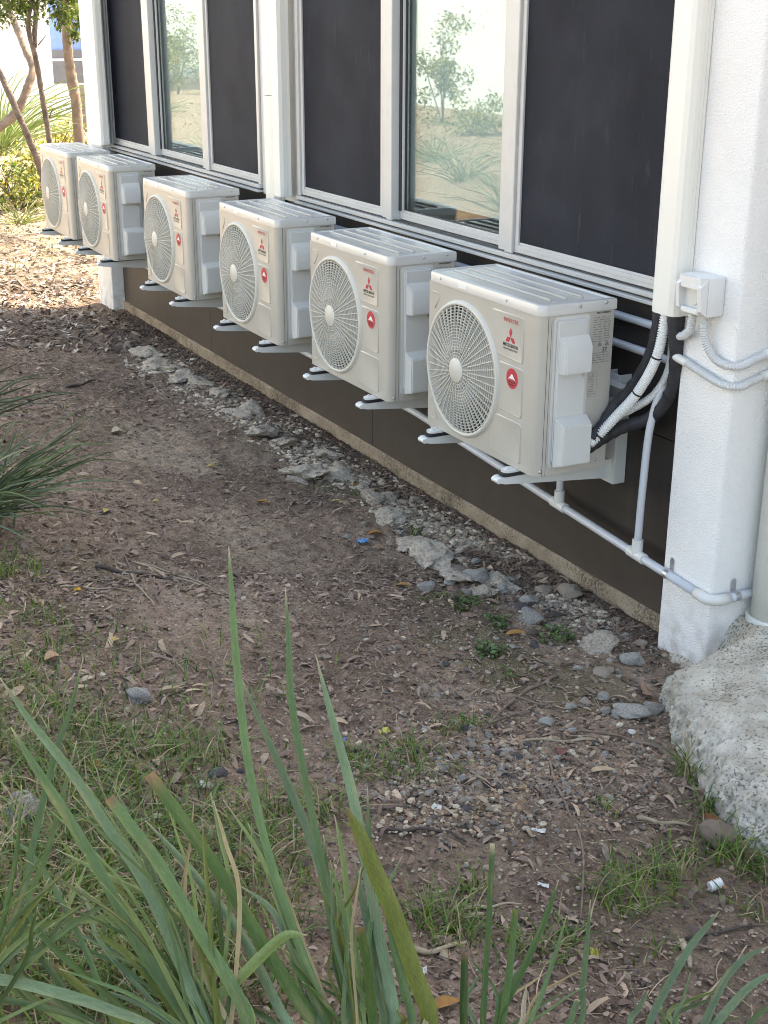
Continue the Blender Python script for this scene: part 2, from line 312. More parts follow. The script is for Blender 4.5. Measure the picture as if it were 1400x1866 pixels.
M['fence'] = pmat('grey_timber', (0.22, 0.19, 0.17), 0.85, var=0.25, vscale=5)

def glass_mat():
    mt, n, l, b = new_mat('window_glass')
    n.remove(b)
    gl = n.new('ShaderNodeBsdfGlossy'); gl.inputs['Roughness'].default_value = 0.012; gl.inputs['Color'].default_value = (0.86, 0.95, 0.97, 1)
    tr = n.new('ShaderNodeBsdfTransparent'); tr.inputs['Color'].default_value = (0.84, 0.88, 0.87, 1)
    fr = n.new('ShaderNodeFresnel'); fr.inputs['IOR'].default_value = 1.75
    ge = n.new('ShaderNodeNewGeometry'); mr_ = n.new('ShaderNodeMapRange'); mr_.inputs['To Min'].default_value = 1.75; mr_.inputs['To Max'].default_value = 1/1.75   # the same pane seen from inside it
    l.new(ge.outputs['Backfacing'], mr_.inputs['Value']); l.new(mr_.outputs[0], fr.inputs['IOR'])
    ms = n.new('ShaderNodeMixShader'); l.new(fr.outputs[0], ms.inputs[0]); l.new(tr.outputs[0], ms.inputs[1]); l.new(gl.outputs[0], ms.inputs[2])
    l.new(ms.outputs[0], n['Material Output'].inputs['Surface'])
    tc = n.new('ShaderNodeTexCoord'); nz = n.new('ShaderNodeTexNoise'); nz.inputs['Scale'].default_value = 1.2
    bp = n.new('ShaderNodeBump'); bp.inputs['Strength'].default_value = 0.02; bp.inputs['Distance'].default_value = 0.02
    l.new(tc.outputs['Object'], nz.inputs['Vector']); l.new(nz.outputs['Fac'], bp.inputs['Height']); l.new(bp.outputs[0], gl.inputs['Normal'])
    return mt
M['glass'] = glass_mat()
def screen_mat():
    mt, n, l, b = new_mat('insect_screen_mesh')
    tc = n.new('ShaderNodeTexCoord')
    b.inputs['Roughness'].default_value = 0.6; b.inputs['Specular IOR Level'].default_value = 0.15
    n1 = n.new('ShaderNodeTexNoise'); n1.inputs['Scale'].default_value = 2.5; n1.inputs['Detail'].default_value = 5; l.new(tc.outputs['Object'], n1.inputs['Vector'])
    cr = n.new('ShaderNodeValToRGB'); cr.color_ramp.elements[0].position = 0.35; cr.color_ramp.elements[0].color = (0.016, 0.018, 0.026, 1)
    cr.color_ramp.elements[1].position = 0.75; cr.color_ramp.elements[1].color = (0.030, 0.034, 0.047, 1); l.new(n1.outputs['Fac'], cr.inputs['Fac'])
    l.new(cr.outputs[0], b.inputs['Base Color'])
    mp = n.new('ShaderNodeMapping'); mp.inputs['Scale'].default_value = (1, 14, 2.2); mp.inputs['Rotation'].default_value = (0.25, 0, 0); l.new(tc.outputs['Object'], mp.inputs['Vector'])
    n5 = n.new('ShaderNodeTexNoise'); n5.inputs['Scale'].default_value = 2.2; n5.inputs['Detail'].default_value = 9; n5.inputs['Roughness'].default_value = 0.75; l.new(mp.outputs[0], n5.inputs['Vector'])
    r5 = n.new('ShaderNodeMapRange'); r5.inputs['From Min'].default_value = 0.58; r5.inputs['From Max'].default_value = 0.80; r5.inputs['To Max'].default_value = 0.35; l.new(n5.outputs['Fac'], r5.inputs['Value'])
    mx5 = n.new('ShaderNodeMix'); mx5.data_type = 'RGBA'; l.new(r5.outputs[0], mx5.inputs['Factor']); l.new(cr.outputs[0], mx5.inputs[6]); mx5.inputs[7].default_value = (0.13, 0.13, 0.14, 1)
    l.new(mx5.outputs[2], b.inputs['Base Color'])
    wv = n.new('ShaderNodeTexWave'); wv.wave_type = 'BANDS'; wv.bands_direction = 'Z'; wv.inputs['Scale'].default_value = 170; wv.inputs['Distortion'].default_value = 0.4
    wv2 = n.new('ShaderNodeTexWave'); wv2.bands_direction = 'Y'; wv2.inputs['Scale'].default_value = 170
    l.new(tc.outputs['Object'], wv.inputs['Vector']); l.new(tc.outputs['Object'], wv2.inputs['Vector'])
    ad = n.new('ShaderNodeMath'); l.new(wv.outputs['Fac'], ad.inputs[0]); l.new(wv2.outputs['Fac'], ad.inputs[1])
    bp = n.new('ShaderNodeBump'); bp.inputs['Strength'].default_value = 0.35; bp.inputs['Distance'].default_value = 0.001
    l.new(ad.outputs[0], bp.inputs['Height']); l.new(bp.outputs[0], b.inputs['Normal'])
    tr = n.new('ShaderNodeBsdfTransparent'); ms = n.new('ShaderNodeMixShader'); ms.inputs[0].default_value = 0.12
    l.new(b.outputs[0], ms.inputs[1]); l.new(tr.outputs[0], ms.inputs[2]); l.new(ms.outputs[0], n['Material Output'].inputs['Surface'])
    return mt
M['screen'] = screen_mat()

def soil():
    mt, n, l, b = new_mat('garden_soil')
    tc = n.new('ShaderNodeTexCoord')
    at = n.new('ShaderNodeAttribute'); at.attribute_name = 'tint'
    n1 = n.new('ShaderNodeTexNoise'); n1.inputs['Scale'].default_value = 26; n1.inputs['Detail'].default_value = 10; n1.inputs['Roughness'].default_value = 0.72
    n2 = n.new('ShaderNodeTexNoise'); n2.inputs['Scale'].default_value = 130; n2.inputs['Detail'].default_value = 4; n2.inputs['Roughness'].default_value = 0.7
    vo = n.new('ShaderNodeTexVoronoi'); vo.inputs['Scale'].default_value = 70
    for q in (n1, n2, vo): l.new(tc.outputs['Object'], q.inputs['Vector'])
    a1 = n.new('ShaderNodeMapRange'); a1.inputs['From Min'].default_value = 0.3; a1.inputs['From Max'].default_value = 0.7; a1.inputs['To Min'].default_value = 0.55; a1.inputs['To Max'].default_value = 1.5; l.new(n1.outputs['Fac'], a1.inputs['Value'])
    a2 = n.new('ShaderNodeMapRange'); a2.inputs['From Min'].default_value = 0.3; a2.inputs['From Max'].default_value = 0.7; a2.inputs['To Min'].default_value = 0.6; a2.inputs['To Max'].default_value = 1.45; l.new(n2.outputs['Fac'], a2.inputs['Value'])
    mu = n.new('ShaderNodeMath'); mu.operation = 'MULTIPLY'; l.new(a1.outputs[0], mu.inputs[0]); l.new(a2.outputs[0], mu.inputs[1])
    sc = n.new('ShaderNodeVectorMath'); sc.operation = 'SCALE'; l.new(at.outputs['Color'], sc.inputs[0]); l.new(mu.outputs[0], sc.inputs['Scale'])
    l.new(sc.outputs[0], b.inputs['Base Color'])
    b.inputs['Roughness'].default_value = 0.95; b.inputs['Specular IOR Level'].default_value = 0.15
    h = n.new('ShaderNodeMath'); h.operation = 'MULTIPLY_ADD'; h.inputs[1].default_value = 0.35; l.new(n2.outputs['Fac'], h.inputs[0]); l.new(n1.outputs['Fac'], h.inputs[2])
    h2 = n.new('ShaderNodeMath'); h2.operation = 'MULTIPLY_ADD'; h2.inputs[1].default_value = 0.25; l.new(vo.outputs['Distance'], h2.inputs[0]); l.new(h.outputs[0], h2.inputs[2])
    bp = n.new('ShaderNodeBump'); bp.inputs['Strength'].default_value = 1.0; bp.inputs['Distance'].default_value = 0.024
    l.new(h2.outputs[0], bp.inputs['Height']); l.new(bp.outputs[0], b.inputs['Normal'])
    return mt
M['soil'] = soil()

# ------------------------------------------------------------------ mesh helpers
def tag(o, label=None, cat=None, group=None, kind=None):
    if label: o['label'] = label
    if cat: o['category'] = cat
    if group: o['group'] = group
    if kind: o['kind'] = kind
    return o
def empty(name, loc=(0, 0, 0), parent=None):
    o = bpy.data.objects.new(name, None); col.objects.link(o); o.location = loc; o.empty_display_size = 0.1
    if parent: o.parent = parent
    return o
def link(name, me, parent=None):
    o = bpy.data.objects.new(name, me); col.objects.link(o)
    if parent is not None: o.parent = parent
    return o
def copy_tree(o, parent=None):
    c = o.copy(); col.objects.link(c); c.parent = parent
    for ch in list(o.children): copy_tree(ch, c)
    return c
class MB:
    def __init__(s): s.v = []; s.f = []; s.t = None
    def add(s, vs, fs):
        b = len(s.v); s.v.extend([tuple(x) for x in vs]); s.f.extend([tuple(i+b for i in f) for f in fs]); return s
    def box(s, lo, hi, bev=0.0, seg=1):
        if bev <= 0:
            x0, y0, z0 = lo; x1, y1, z1 = hi
            return s.add([(x0, y0, z0), (x1, y0, z0), (x1, y1, z0), (x0, y1, z0), (x0, y0, z1), (x1, y0, z1), (x1, y1, z1), (x0, y1, z1)],
                         [(3, 2, 1, 0), (4, 5, 6, 7), (0, 1, 5, 4), (1, 2, 6, 5), (2, 3, 7, 6), (3, 0, 4, 7)])
        bm = bmesh.new(); bmesh.ops.create_cube(bm, size=1.0)
        for q in bm.verts:
            q.co = Vector([lo[k]+(q.co[k]+0.5)*(hi[k]-lo[k]) for k in range(3)])
        bmesh.ops.bevel(bm, geom=list(bm.edges), offset=bev, segments=seg, affect='EDGES', profile=0.5)
        bm.verts.ensure_lookup_table(); bm.verts.index_update()
        s.add([q.co[:] for q in bm.verts], [[q.index for q in f.verts] for f in bm.faces]); bm.free(); return s
    def prism(s, pts, a, b, axis='x'):
        n = len(pts)
        def mp(p, t):
            return {'x': (t, p[0], p[1]), 'y': (p[0], t, p[1]), 'z': (p[0], p[1], t)}[axis]
        vs = [mp(p, a) for p in pts]+[mp(p, b) for p in pts]
        fs = [tuple(range(n)), tuple(range(2*n-1, n-1, -1))]+[(i, i+n, (i+1) % n+n, (i+1) % n) for i in range(n)]
        return s.add(vs, fs)
    def tube(s, path, r, n=10, caps=True, flat=1.0):
        P = [Vector(q) for q in path]; k = len(P)
        rr = r if hasattr(r, '__len__') else [r]*k
        vs = []; fs = []
        t0 = (P[1]-P[0]).normalized(); ref = Vector((0, 0, 1)) if abs(t0.z) < 0.9 else Vector((1, 0, 0))
        u = t0.cross(ref).normalized()
        for i in range(k):
            t = (P[min(i+1, k-1)]-P[max(i-1, 0)])
            t = t.normalized() if t.length > 1e-9 else t0
            u = (u-t*u.dot(t)); u = u.normalized() if u.length > 1e-6 else t.orthogonal().normalized()
            w = t.cross(u)
            for j in range(n):
                a = 2*math.pi*j/n; vs.append(P[i]+(u*math.cos(a)+w*math.sin(a)*flat)*rr[i])
        for i in range(k-1):
            for j in range(n):
                fs.append((i*n+j, i*n+(j+1) % n, (i+1)*n+(j+1) % n, (i+1)*n+j))
        if caps: fs.append(tuple(range(n-1, -1, -1))); fs.append(tuple(range((k-1)*n, k*n)))
        return s.add(vs, fs)
    def lathe_x(s, prof, cy, cz, n=48, close=False):
        # prof: list of (x, radius) turned about an axis parallel to x
        k = len(prof); vs = []; fs = []
        for (x, r) in prof:
            for j in range(n):
                a = 2*math.pi*j/n; vs.append((x, cy+r*math.cos(a), cz+r*math.sin(a)))
        for i in range(k if close else k-1):
            for j in range(n):
                i2 = (i+1) % k
                fs.append((i*n+j, i*n+(j+1) % n, i2*n+(j+1) % n, i2*n+j))
        return s.add(vs, fs)
    def mesh(s, name, mat, smooth=False, auto=None, recalc=True):
        me = bpy.data.meshes.new(name); me.from_pydata(s.v, [], s.f)
        if recalc:
            bm = bmesh.new(); bm.from_mesh(me); bmesh.ops.recalc_face_normals(bm, faces=bm.faces); bm.to_mesh(me); bm.free()
        me.materials.append(mat)
        if smooth or auto:
            me.polygons.foreach_set('use_smooth', [True]*len(me.polygons))
        if auto:
            try: me.set_sharp_from_angle(angle=R(auto))
            except Exception: pass
        me.update(); return me
    def build(s, name, mat, parent=None, smooth=False, auto=None, recalc=True):
        return link(name, s.mesh(name, mat, smooth, auto, recalc), parent)
def set_tint(me, cols):
    a = me.color_attributes.new('tint', 'FLOAT_COLOR', 'POINT')
    c = np.ones((len(me.vertices), 4), np.float32); c[:, :3] = np.asarray(cols, np.float32)
    a.data.foreach_set('color', c.ravel())
def crom(pts, n=8):
    P = [Vector(q) for q in pts]; out = []
    P = [P[0]*2-P[1]]+P+[P[-1]*2-P[-2]]
    for i in range(1, len(P)-2):
        p0, p1, p2, p3 = P[i-1], P[i], P[i+1], P[i+2]
        for k in range(n):
            t = k/n
            out.append(0.5*((2*p1)+(p2-p0)*t+(2*p0-5*p1+4*p2-p3)*t*t+(3*p1-p0-3*p2+p3)*t**3))
    out.append(P[-2]); return out
def rr(y0, y1, z0, z1, r, n=5):
    pts = []
    for (cy, cz, a0) in ((y1-r, z1-r, 0), (y0+r, z1-r, 90), (y0+r, z0+r, 180), (y1-r, z0+r, 270)):
        for k in range(n+1):
            a = R(a0+90*k/n); pts.append((cy+r*math.cos(a), cz+r*math.sin(a)))
    return pts
_font_cache = {}
def text2d(s, size=1.0, bold=0.0):
    cu = bpy.data.curves.new('t', 'FONT'); cu.body = s; cu.size = size; cu.align_x = 'CENTER'; cu.align_y = 'CENTER'; cu.offset = bold
    cu.resolution_u = 2
    o = bpy.data.objects.new('t', cu); col.objects.link(o)
    dg = bpy.context.evaluated_depsgraph_get(); dg.update()
    me = bpy.data.meshes.new_from_object(o.evaluated_get(dg))
    vs = [(q.co.x, q.co.y) for q in me.vertices]; fs = [tuple(p.vertices) for p in me.polygons]
    bpy.data.objects.remove(o); bpy.data.curves.remove(cu); bpy.data.meshes.remove(me)
    return vs, fs

# ------------------------------------------------------------------ ground sheet
def axis(lo, f0, f1, hi, step, nlo, nhi):
    a = f0-(f0-lo)*(np.linspace(1, 0, nlo, endpoint=False)**2.2)
    c = f1+(hi-f1)*(np.linspace(0, 1, nhi+1)[1:]**2.2)
    return np.concatenate([a, np.arange(f0, f1, step), [f1], c])
gx = axis(-90, -3.4, 0.45, 90, 0.016, 36, 36); gy = axis(-60, -2.6, 8.4, 120, 0.019, 26, 46)
GX, GY = np.meshgrid(gx, gy, indexing='ij')
GZ = ground_h(GX, GY)
near = (sstep(-3.6, -3.2, GX)*(1-sstep(0.35, 0.5, GX)))
GZ = GZ + near*(0.015*vnoise(GX, GY, 29, 2)+0.011*vnoise(GX, GY, 57, 7))
GZ = np.where(GX > 0.5, np.minimum(GZ, 0.02), GZ) if False else GZ
nx_, ny_ = GX.shape
idx = np.arange(nx_*ny_).reshape(nx_, ny_)
quads = np.stack([idx[:-1, :-1], idx[1:, :-1], idx[1:, 1:], idx[:-1, 1:]], -1).reshape(-1, 4)
me = bpy.data.meshes.new('ground')
me.vertices.add(nx_*ny_); me.vertices.foreach_set('co', np.stack([GX, GY, GZ], -1).astype(np.float32).ravel())
me.loops.add(quads.size); me.loops.foreach_set('vertex_index', quads.astype(np.int32).ravel())
me.polygons.add(len(quads)); me.polygons.foreach_set('loop_start', np.arange(0, quads.size, 4, dtype=np.int32)); me.polygons.foreach_set('loop_total', np.full(len(quads), 4, np.int32))
me.polygons.foreach_set('use_smooth', np.ones(len(quads), bool))
me.update(calc_edges=True); me.materials.append(M['soil'])
# soil colours: grey-brown earth, bare tan patches, moss, dark fresh soil along the slab
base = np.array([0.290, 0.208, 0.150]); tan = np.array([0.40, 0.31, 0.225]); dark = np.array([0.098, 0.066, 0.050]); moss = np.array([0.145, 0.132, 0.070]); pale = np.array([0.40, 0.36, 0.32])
C = np.ones((nx_, ny_, 3))*base
w = np.clip(0.5+1.6*vnoise(GX, GY, 1.7, 11)+0.8*vnoise(GX, GY, 5, 4), 0, 1)[..., None]
C = C*(0.78+0.44*w)
def patch(px, py, rad, colr, amt, stretch=1.0):
    global C
    g = G(px, py)
    dx = (GX-g.x); dy = (GY-g.y)/stretch
    dd = np.sqrt(dx*dx+dy*dy)/rad + 0.9*vnoise(GX, GY, 4.0, px*0.01)+0.5*vnoise(GX, GY, 13.0, py*0.01)
    k = (1-sstep(0.45, 1.1, dd))[..., None]*amt
    C = C*(1-k)+np.array(colr)*k
for (px, py, rad, am, st) in [(300, 815, 0.30, .8, 1.9), (345, 850, 0.2, .6, 1.6), (440, 960, 0.26, .55, 2.0), (470, 1010, 0.22, .5, 1.6), (800, 1265, 0.16, .75, 1.3), (700, 1000, 0.18, .3, 1.5), (400, 1080, 0.25, .3, 1.5), (480, 820, 0.2, .3, 1.5), (900, 1580, .2, .2, 1)]:
    patch(px, py, rad, tan, am, st)
for (px, py, rad, am) in [(1050, 1255, 0.22, .6), (930, 1230, 0.16, .6), (880, 1180, 0.18, .6), (1240, 1400, .12, .7), (720, 860, .2, .35), (330, 720, .18, .3), (150, 1030, .25, .45), (60, 1120, .3, .5), (850, 1450, .15, .5), (300, 1450, .4, .35), (600, 880, .2, .3), (100, 1300, .4, .35), (1100, 1000, .1, .2)]:
    patch(px, py, rad, moss, am)
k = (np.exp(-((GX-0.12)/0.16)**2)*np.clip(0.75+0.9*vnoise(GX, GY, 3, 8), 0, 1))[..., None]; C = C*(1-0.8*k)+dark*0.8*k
k = (np.exp(-((GX+0.16)/0.13)**2)*np.clip(0.45+1.6*vnoise(GX, GY, 2.3, 18)+0.8*vnoise(GX, GY, 9, 3), 0, 1)*sstep(-1.2, -0.2, GY)*(1-sstep(5.0, 6.2, GY)))[..., None]; C = C*(1-0.8*k)+pale*0.8*k
k = sstep(6.3, 8.5, GY)[..., None]; C = C*(1-0.7*k)+np.array([0.30, 0.23, 0.165])*0.7*k
k = (1-sstep(-5.5, -4.2, GX))[..., None]; C = C*(1-0.6*k)+np.array([0.30, 0.225, 0.16])*0.6*k
set_tint(me, C.reshape(-1, 3))
ground = link('ground', me); tag(ground, 'grey-brown garden soil sloping down to the wall', None, kind='structure')

# ------------------------------------------------------------------ building
WX = 0.17          # cladding face
bld = empty('building', (0.15, 3.3, 0)); tag(bld, 'building with brown cladding, white pillars and sliding windows beside the dirt strip', 'building')
def bpart(mb, name, mat, parent=bld, smooth=False, auto=None):
    o = mb.build(name, mat, parent, smooth, auto); root = parent
    o.matrix_parent_inverse = Matrix.Translation(Vector((-0.15, -3.3, 0))) if parent is bld else Matrix.Identity(4)
    return o
# slab edge with a slightly broken arris
mb = MB(); ys = np.arange(-0.30, 6.66, 0.05)
vs = []; fs = []
for i, y in enumerate(ys):
    e = 0.008*(float(vnoise(y, 0, 3))+float(vnoise(y, 2, 11))*0.7)
    vs += [(WX-0.012+e, y, -0.35), (WX-0.014+e, y, 0.066+e*0.5), (WX-0.004+e, y, 0.074), (WX+0.25, y, 0.0741)]
for i in range(len(ys)-1):
    for k in range(3): fs.append((i*4+k, i*4+k+1, (i+1)*4+k+1, (i+1)*4+k))
mb.add(vs, fs); slab = bpart(mb, 'slab_edge', M['slab'], smooth=False)
# cladding boards: two courses, vertical butt joints
zc = 0.775
for (z0, z1, cuts) in ((0.072, zc, [-0.31, -0.185, 2.25, 4.66, 6.66]), (zc+0.004, 1.268, [-0.31, 0.95, 3.36, 5.75, 6.66])):
    for a, b_ in zip(cuts[:-1], cuts[1:]):
        q = MB().box((WX, a+0.002, z0), (WX+0.012, b_-0.002, z1), 0.0015); bpart(q, 'cladding_board', M['cladding'])
q = MB().box((WX+0.010, -0.31, 0.05), (WX+0.05, 6.66, 1.27)); bpart(q, 'joint_backing', M['gasket'])
# pillars
def pillar(y0, y1, zbot, x0=0.07, x1=0.42):
    mb = MB(); r = 0.012
    xs0 = x0
    pts = rr(xs0, x1, y0, y1, r, 3)
    zs = np.linspace(zbot, 4.0, 60); n = len(pts); vs = []; fs = []
    for z in zs:
        for (x, y) in pts:
            vs.append((x+0.002*float(vnoise(z, y, 5)), y+0.002*float(vnoise(z, x, 5, 4)), z))
    for i in range(len(zs)-1):
        for j in range(n): fs.append((i*n+j, i*n+(j+1) % n, (i+1)*n+(j+1) % n, (i+1)*n+j))
    fs.append(tuple(range((len(zs)-1)*n, len(zs)*n)))
    mb.add(vs, fs); return bpart(mb, 'pillar', M['stucco'], auto=40)
pillar(-0.563, -0.294, -0.3); pillar(6.63, 7.02, -0.3)
# piers, head and parapet above the windows, side and rear walls
bpart(MB().box((0.152, 3.10, 1.262), (0.40, 3.625, 2.80), 0.003), 'pier', M['alu'])
bpart(MB().box((0.20, -0.30, 2.80), (0.45, 6.66, 4.0)), 'upper_wall', M['pale_wall'])
bpart(MB().box((0.20, 6.62, 0.0), (0.44, 6.65, 2.80)), 'end_jamb', M['alu'])
bpart(MB().box((0.40, 6.80, -0.2), (6.5, 7.0, 4.0)), 'end_wall', M['pale_wall'])
bpart(MB().box((0.40, -6.0, -0.2), (0.60, -0.50, 4.0)), 'side_wall', M['stucco'])
bpart(MB().box((6.3, -6.0, -0.2), (6.5, 6.79, 4.0)), 'rear_wall', M['pale_wall'])
bpart(MB().box((0.62, -6.0, -0.2), (6.29, -5.8, 4.0)), 'near_end_wall', M['pale_wall'])
bpart(MB().box((0.05, -6.2, 4.003), (6.7, 7.04, 4.15), 0.01), 'roof', M['soffit'])
bpart(MB().box((0.47, -5.7, 0.0), (6.28, 6.78, 0.08)), 'room_floor', M['room'])
bpart(MB().box((4.2, -5.7, 0.085), (4.3, 6.78, 3.9)), 'room_wall', M['room'])
bpart(MB().box((0.47, -5.7, 3.0), (6.28, 6.78, 3.05)), 'room_ceiling', M['room'])
bpart(MB().box((0.185, -0.30, 0.08), (0.40, 6.62, 1.258)), 'inner_wall', M['room'])
# windows: three lights each, fly screens outside the two outer sliding sashes
def window(ya, yb, m1, m2):
    # ya<yb; m1, m2 = (lo, hi) of the two meeting stiles, near one first
    w_ = empty('window', (0.15, ya, 1.27)); w_.parent = bld; w_.matrix_parent_inverse = Matrix.Translation(Vector((-0.15, -3.3, 0)))
    inv = Matrix.Translation(Vector((-0.15, -ya, -1.27)))
    def wp(mb, name, mat, auto=None):
        o = mb.build(name, mat, w_, auto=auto); o.matrix_parent_inverse = inv; return o
    zt = 2.78
    # stepped sill: drip flange, track ribs
    mb = MB()
    mb.box((0.116, ya, 1.270), (0.30, yb, 1.284), 0.002)
    mb.box((0.128, ya, 1.293), (0.30, yb, 1.312), 0.002)
    wp(mb, 'sill', M['alu'])
    wp(MB().box((0.141, ya+0.001, 1.284), (0.30, yb-0.001, 1.293)), 'sill_gap', M['gasket'])
    wp(MB().box((0.146, ya+0.002, 1.312), (0.170, yb-0.002, 1.318)), 'sill_track', M['gasket'])
    mb = MB()
    for (a, b2) in ((ya, ya+0.035), (yb-0.035, yb)):
        mb.box((0.138, a, 1.313), (0.30, b2, zt), 0.002)
    mb.box((0.138, ya+0.036, zt-0.05), (0.30, yb-0.036, zt), 0.002)
    wp(mb, 'frame', M['alu'])
    def sash(y0, y1, x0, x1, zb, sw, name):
        mb = MB()
        mb.box((x0, y0, zb), (x1, y0+sw, zt-0.055), 0.0025); mb.box((x0, y1-sw, zb), (x1, y1, zt-0.055), 0.0025)
        mb.box((x0+0.001, y0+sw, zb), (x1, y1-sw, zb+0.034), 0.002); mb.box((x0+0.001, y0+sw, zt-0.095), (x1, y1-sw, zt-0.055), 0.002)
        mb.box((x0+0.007, y0+sw, zb+0.034), (x1, y1-sw, zb+0.044), 0.001)
        wp(MB().box((x0-0.0006, y0+sw, zb+0.017), (x0+0.004, y1-sw, zb+0.0195)), 'rail_groove', M['alugrey'])
        return wp(mb, name, M['alu'])
    s1 = (ya+0.036, m1[0]); s3 = (m2[1], yb-0.036); s2 = (m1[1], m2[0])
    for (y0, y1) in (s1, s3):
        sash(y0, y1, 0.150, 0.176, 1.319, 0.026, 'screen_frame')
        wp(MB().box((0.160, y0+0.020, 1.345), (0.1615, y1-0.020, zt-0.08)), 'insect_screen', M['screen'])
        wp(MB().box((0.206, y0+0.010, 1.335), (0.211, y1-0.010, zt-0.07)), 'glass_pane', M['glass'])
    # fixed middle light set back behind the stiles
    for (a, b2) in (m1, m2):
        mb = MB(); wd = b2-a
        mb.box((0.136, a+0.001, 1.3135), (0.215, a+wd*0.46, zt-0.055), 0.003)
        mb.box((0.148, a+wd*0.46, 1.3135), (0.215, b2-0.001, zt-0.055), 0.003)
        wp(mb, 'stile', M['alu'])
    wp(MB().box((0.178, m2[0]-0.020, 1.36), (0.184, m2[0]+0.001, zt-0.095)), 'reveal_shade', M['gasket'])  # dark strip painted in as the shade of the deep reveal
    wp(MB().box((0.1475, m1[0]+0.46*(m1[1]-m1[0]), 1.32), (0.1478, m1[0]+0.46*(m1[1]-m1[0])+0.006, zt-0.06)), 'stile_seam', M['alugrey'])
    sash(s2[0], s2[1], 0.185, 0.222, 1.319, 0.022, 'sash_frame')
    mb = MB(); e = 0.006
    for (y0, y1, z0, z1) in ((s2[0]+0.022, s2[0]+0.022+e, 1.36, zt-0.095), (s2[1]-0.022-e, s2[1]-0.022, 1.36, zt-0.095), (s2[0]+0.028, s2[1]-0.028, 1.3612, 1.3612+e)):
        mb.box((0.198, y0, z0), (0.208, y1, z1))
    wp(mb, 'gasket', M['gasket'])
    wp(MB().box((0.203, s2[0]+0.024, 1.3615), (0.207, s2[1]-0.024, zt-0.096)), 'glass_pane', M['glass'])
    bl = MB(); zb = 1.425; n = 26
    vs = []; fs = []
    for i in range(n+1):
        yy = s2[0]-0.03+(s2[1]-s2[0]+0.06)*i/n; xx = 0.262+0.004*math.sin(i*0.9)
        vs += [(xx, yy, zb), (xx+0.003, yy, zb+0.6), (xx, yy, zt-0.02)]
    for i in range(n):
        for k in range(2): fs.append((i*3+k, i*3+k+1, (i+1)*3+k+1, (i+1)*3+k))
    bl.add(vs, fs); wp(bl, 'blind', M['blind'])
    wp(MB().box((0.258, s2[0]-0.03, zb-0.016), (0.272, s2[1]+0.03, zb-0.001), 0.003), 'blind_bar', M['blind'])
    return w_
window(-0.292, 3.098, (0.905, 1.03), (1.985, 2.10))
window(3.627, 6.619, (4.475, 4.615), (5.55, 5.70))

# ------------------------------------------------------------------ vertical pipe covers
def cover(name, x0, x1, y0, y1, z0, label, joint=None, z1=3.95, bev=0.02):
    root = empty(name, ((x0+x1)/2, (y0+y1)/2, z0)); inv = Matrix.Translation(-root.location)
    tag(root, label, 'pipe cover')
    b = bev
    prof = [(x1, y0), (x0+b*1.3, y0), (x0+b*0.35, y0+b*0.35), (x0, y0+b*1.3), (x0, y1-b*1.3), (x0+b*0.35, y1-b*0.35), (x0+b*1.3, y1), (x1, y1)]
    zz = [(z0, z1)] if joint is None else [(z0, joint-0.0015), (joint+0.0015, z1)]
    for (a, c) in zz:
        t = MB(); n = len(prof); th = 0.0025
        inn = [(x1, y0+th), (x0+b*1.3, y0+th), (x0+b*0.35+th, y0+b*0.35+th), (x0+th, y0+b*1.3), (x0+th, y1-b*1.3), (x0+b*0.35+th, y1-b*0.35-th), (x0+b*1.3, y1-th), (x1, y1-th)]
        t.prism(prof+inn[::-1], a, c, 'z')
        o = t.build('cover_shell', M['ductcover'], root); o.matrix_parent_inverse = inv
    # grooves where the lid clips to its base
    t = MB(); t.box((x1-0.028, y0-0.0016, z0+0.002), (x1-0.0265, y0+0.001, z1)); t.box((x1-0.012, y0-0.003, z0+0.001), (x1-0.001, y0-0.0002, z1))
    o = t.build('clip_rib', M['ductcover'], root); o.matrix_parent_inverse = inv
    return root
cover('pipe_cover', 0.0, 0.069, -0.318, -0.19, 1.288, 'wide cream pipe cover beside the stucco pillar, hoses leaving its foot')
cover('pipe_cover', 0.045, 0.117, 3.132, 3.236, 1.303, 'cream pipe cover between the two windows, the nearer and shorter one')
cover('pipe_cover', 0.08, 0.1515, 3.31, 3.45, 1.06, 'cream pipe cover with a joint, between the two windows on the far side', joint=1.835, bev=0.03)
cover('pipe_cover', 0.0, 0.069, 6.42, 6.69, 1.325, 'cream pipe cover at the far end of the building')

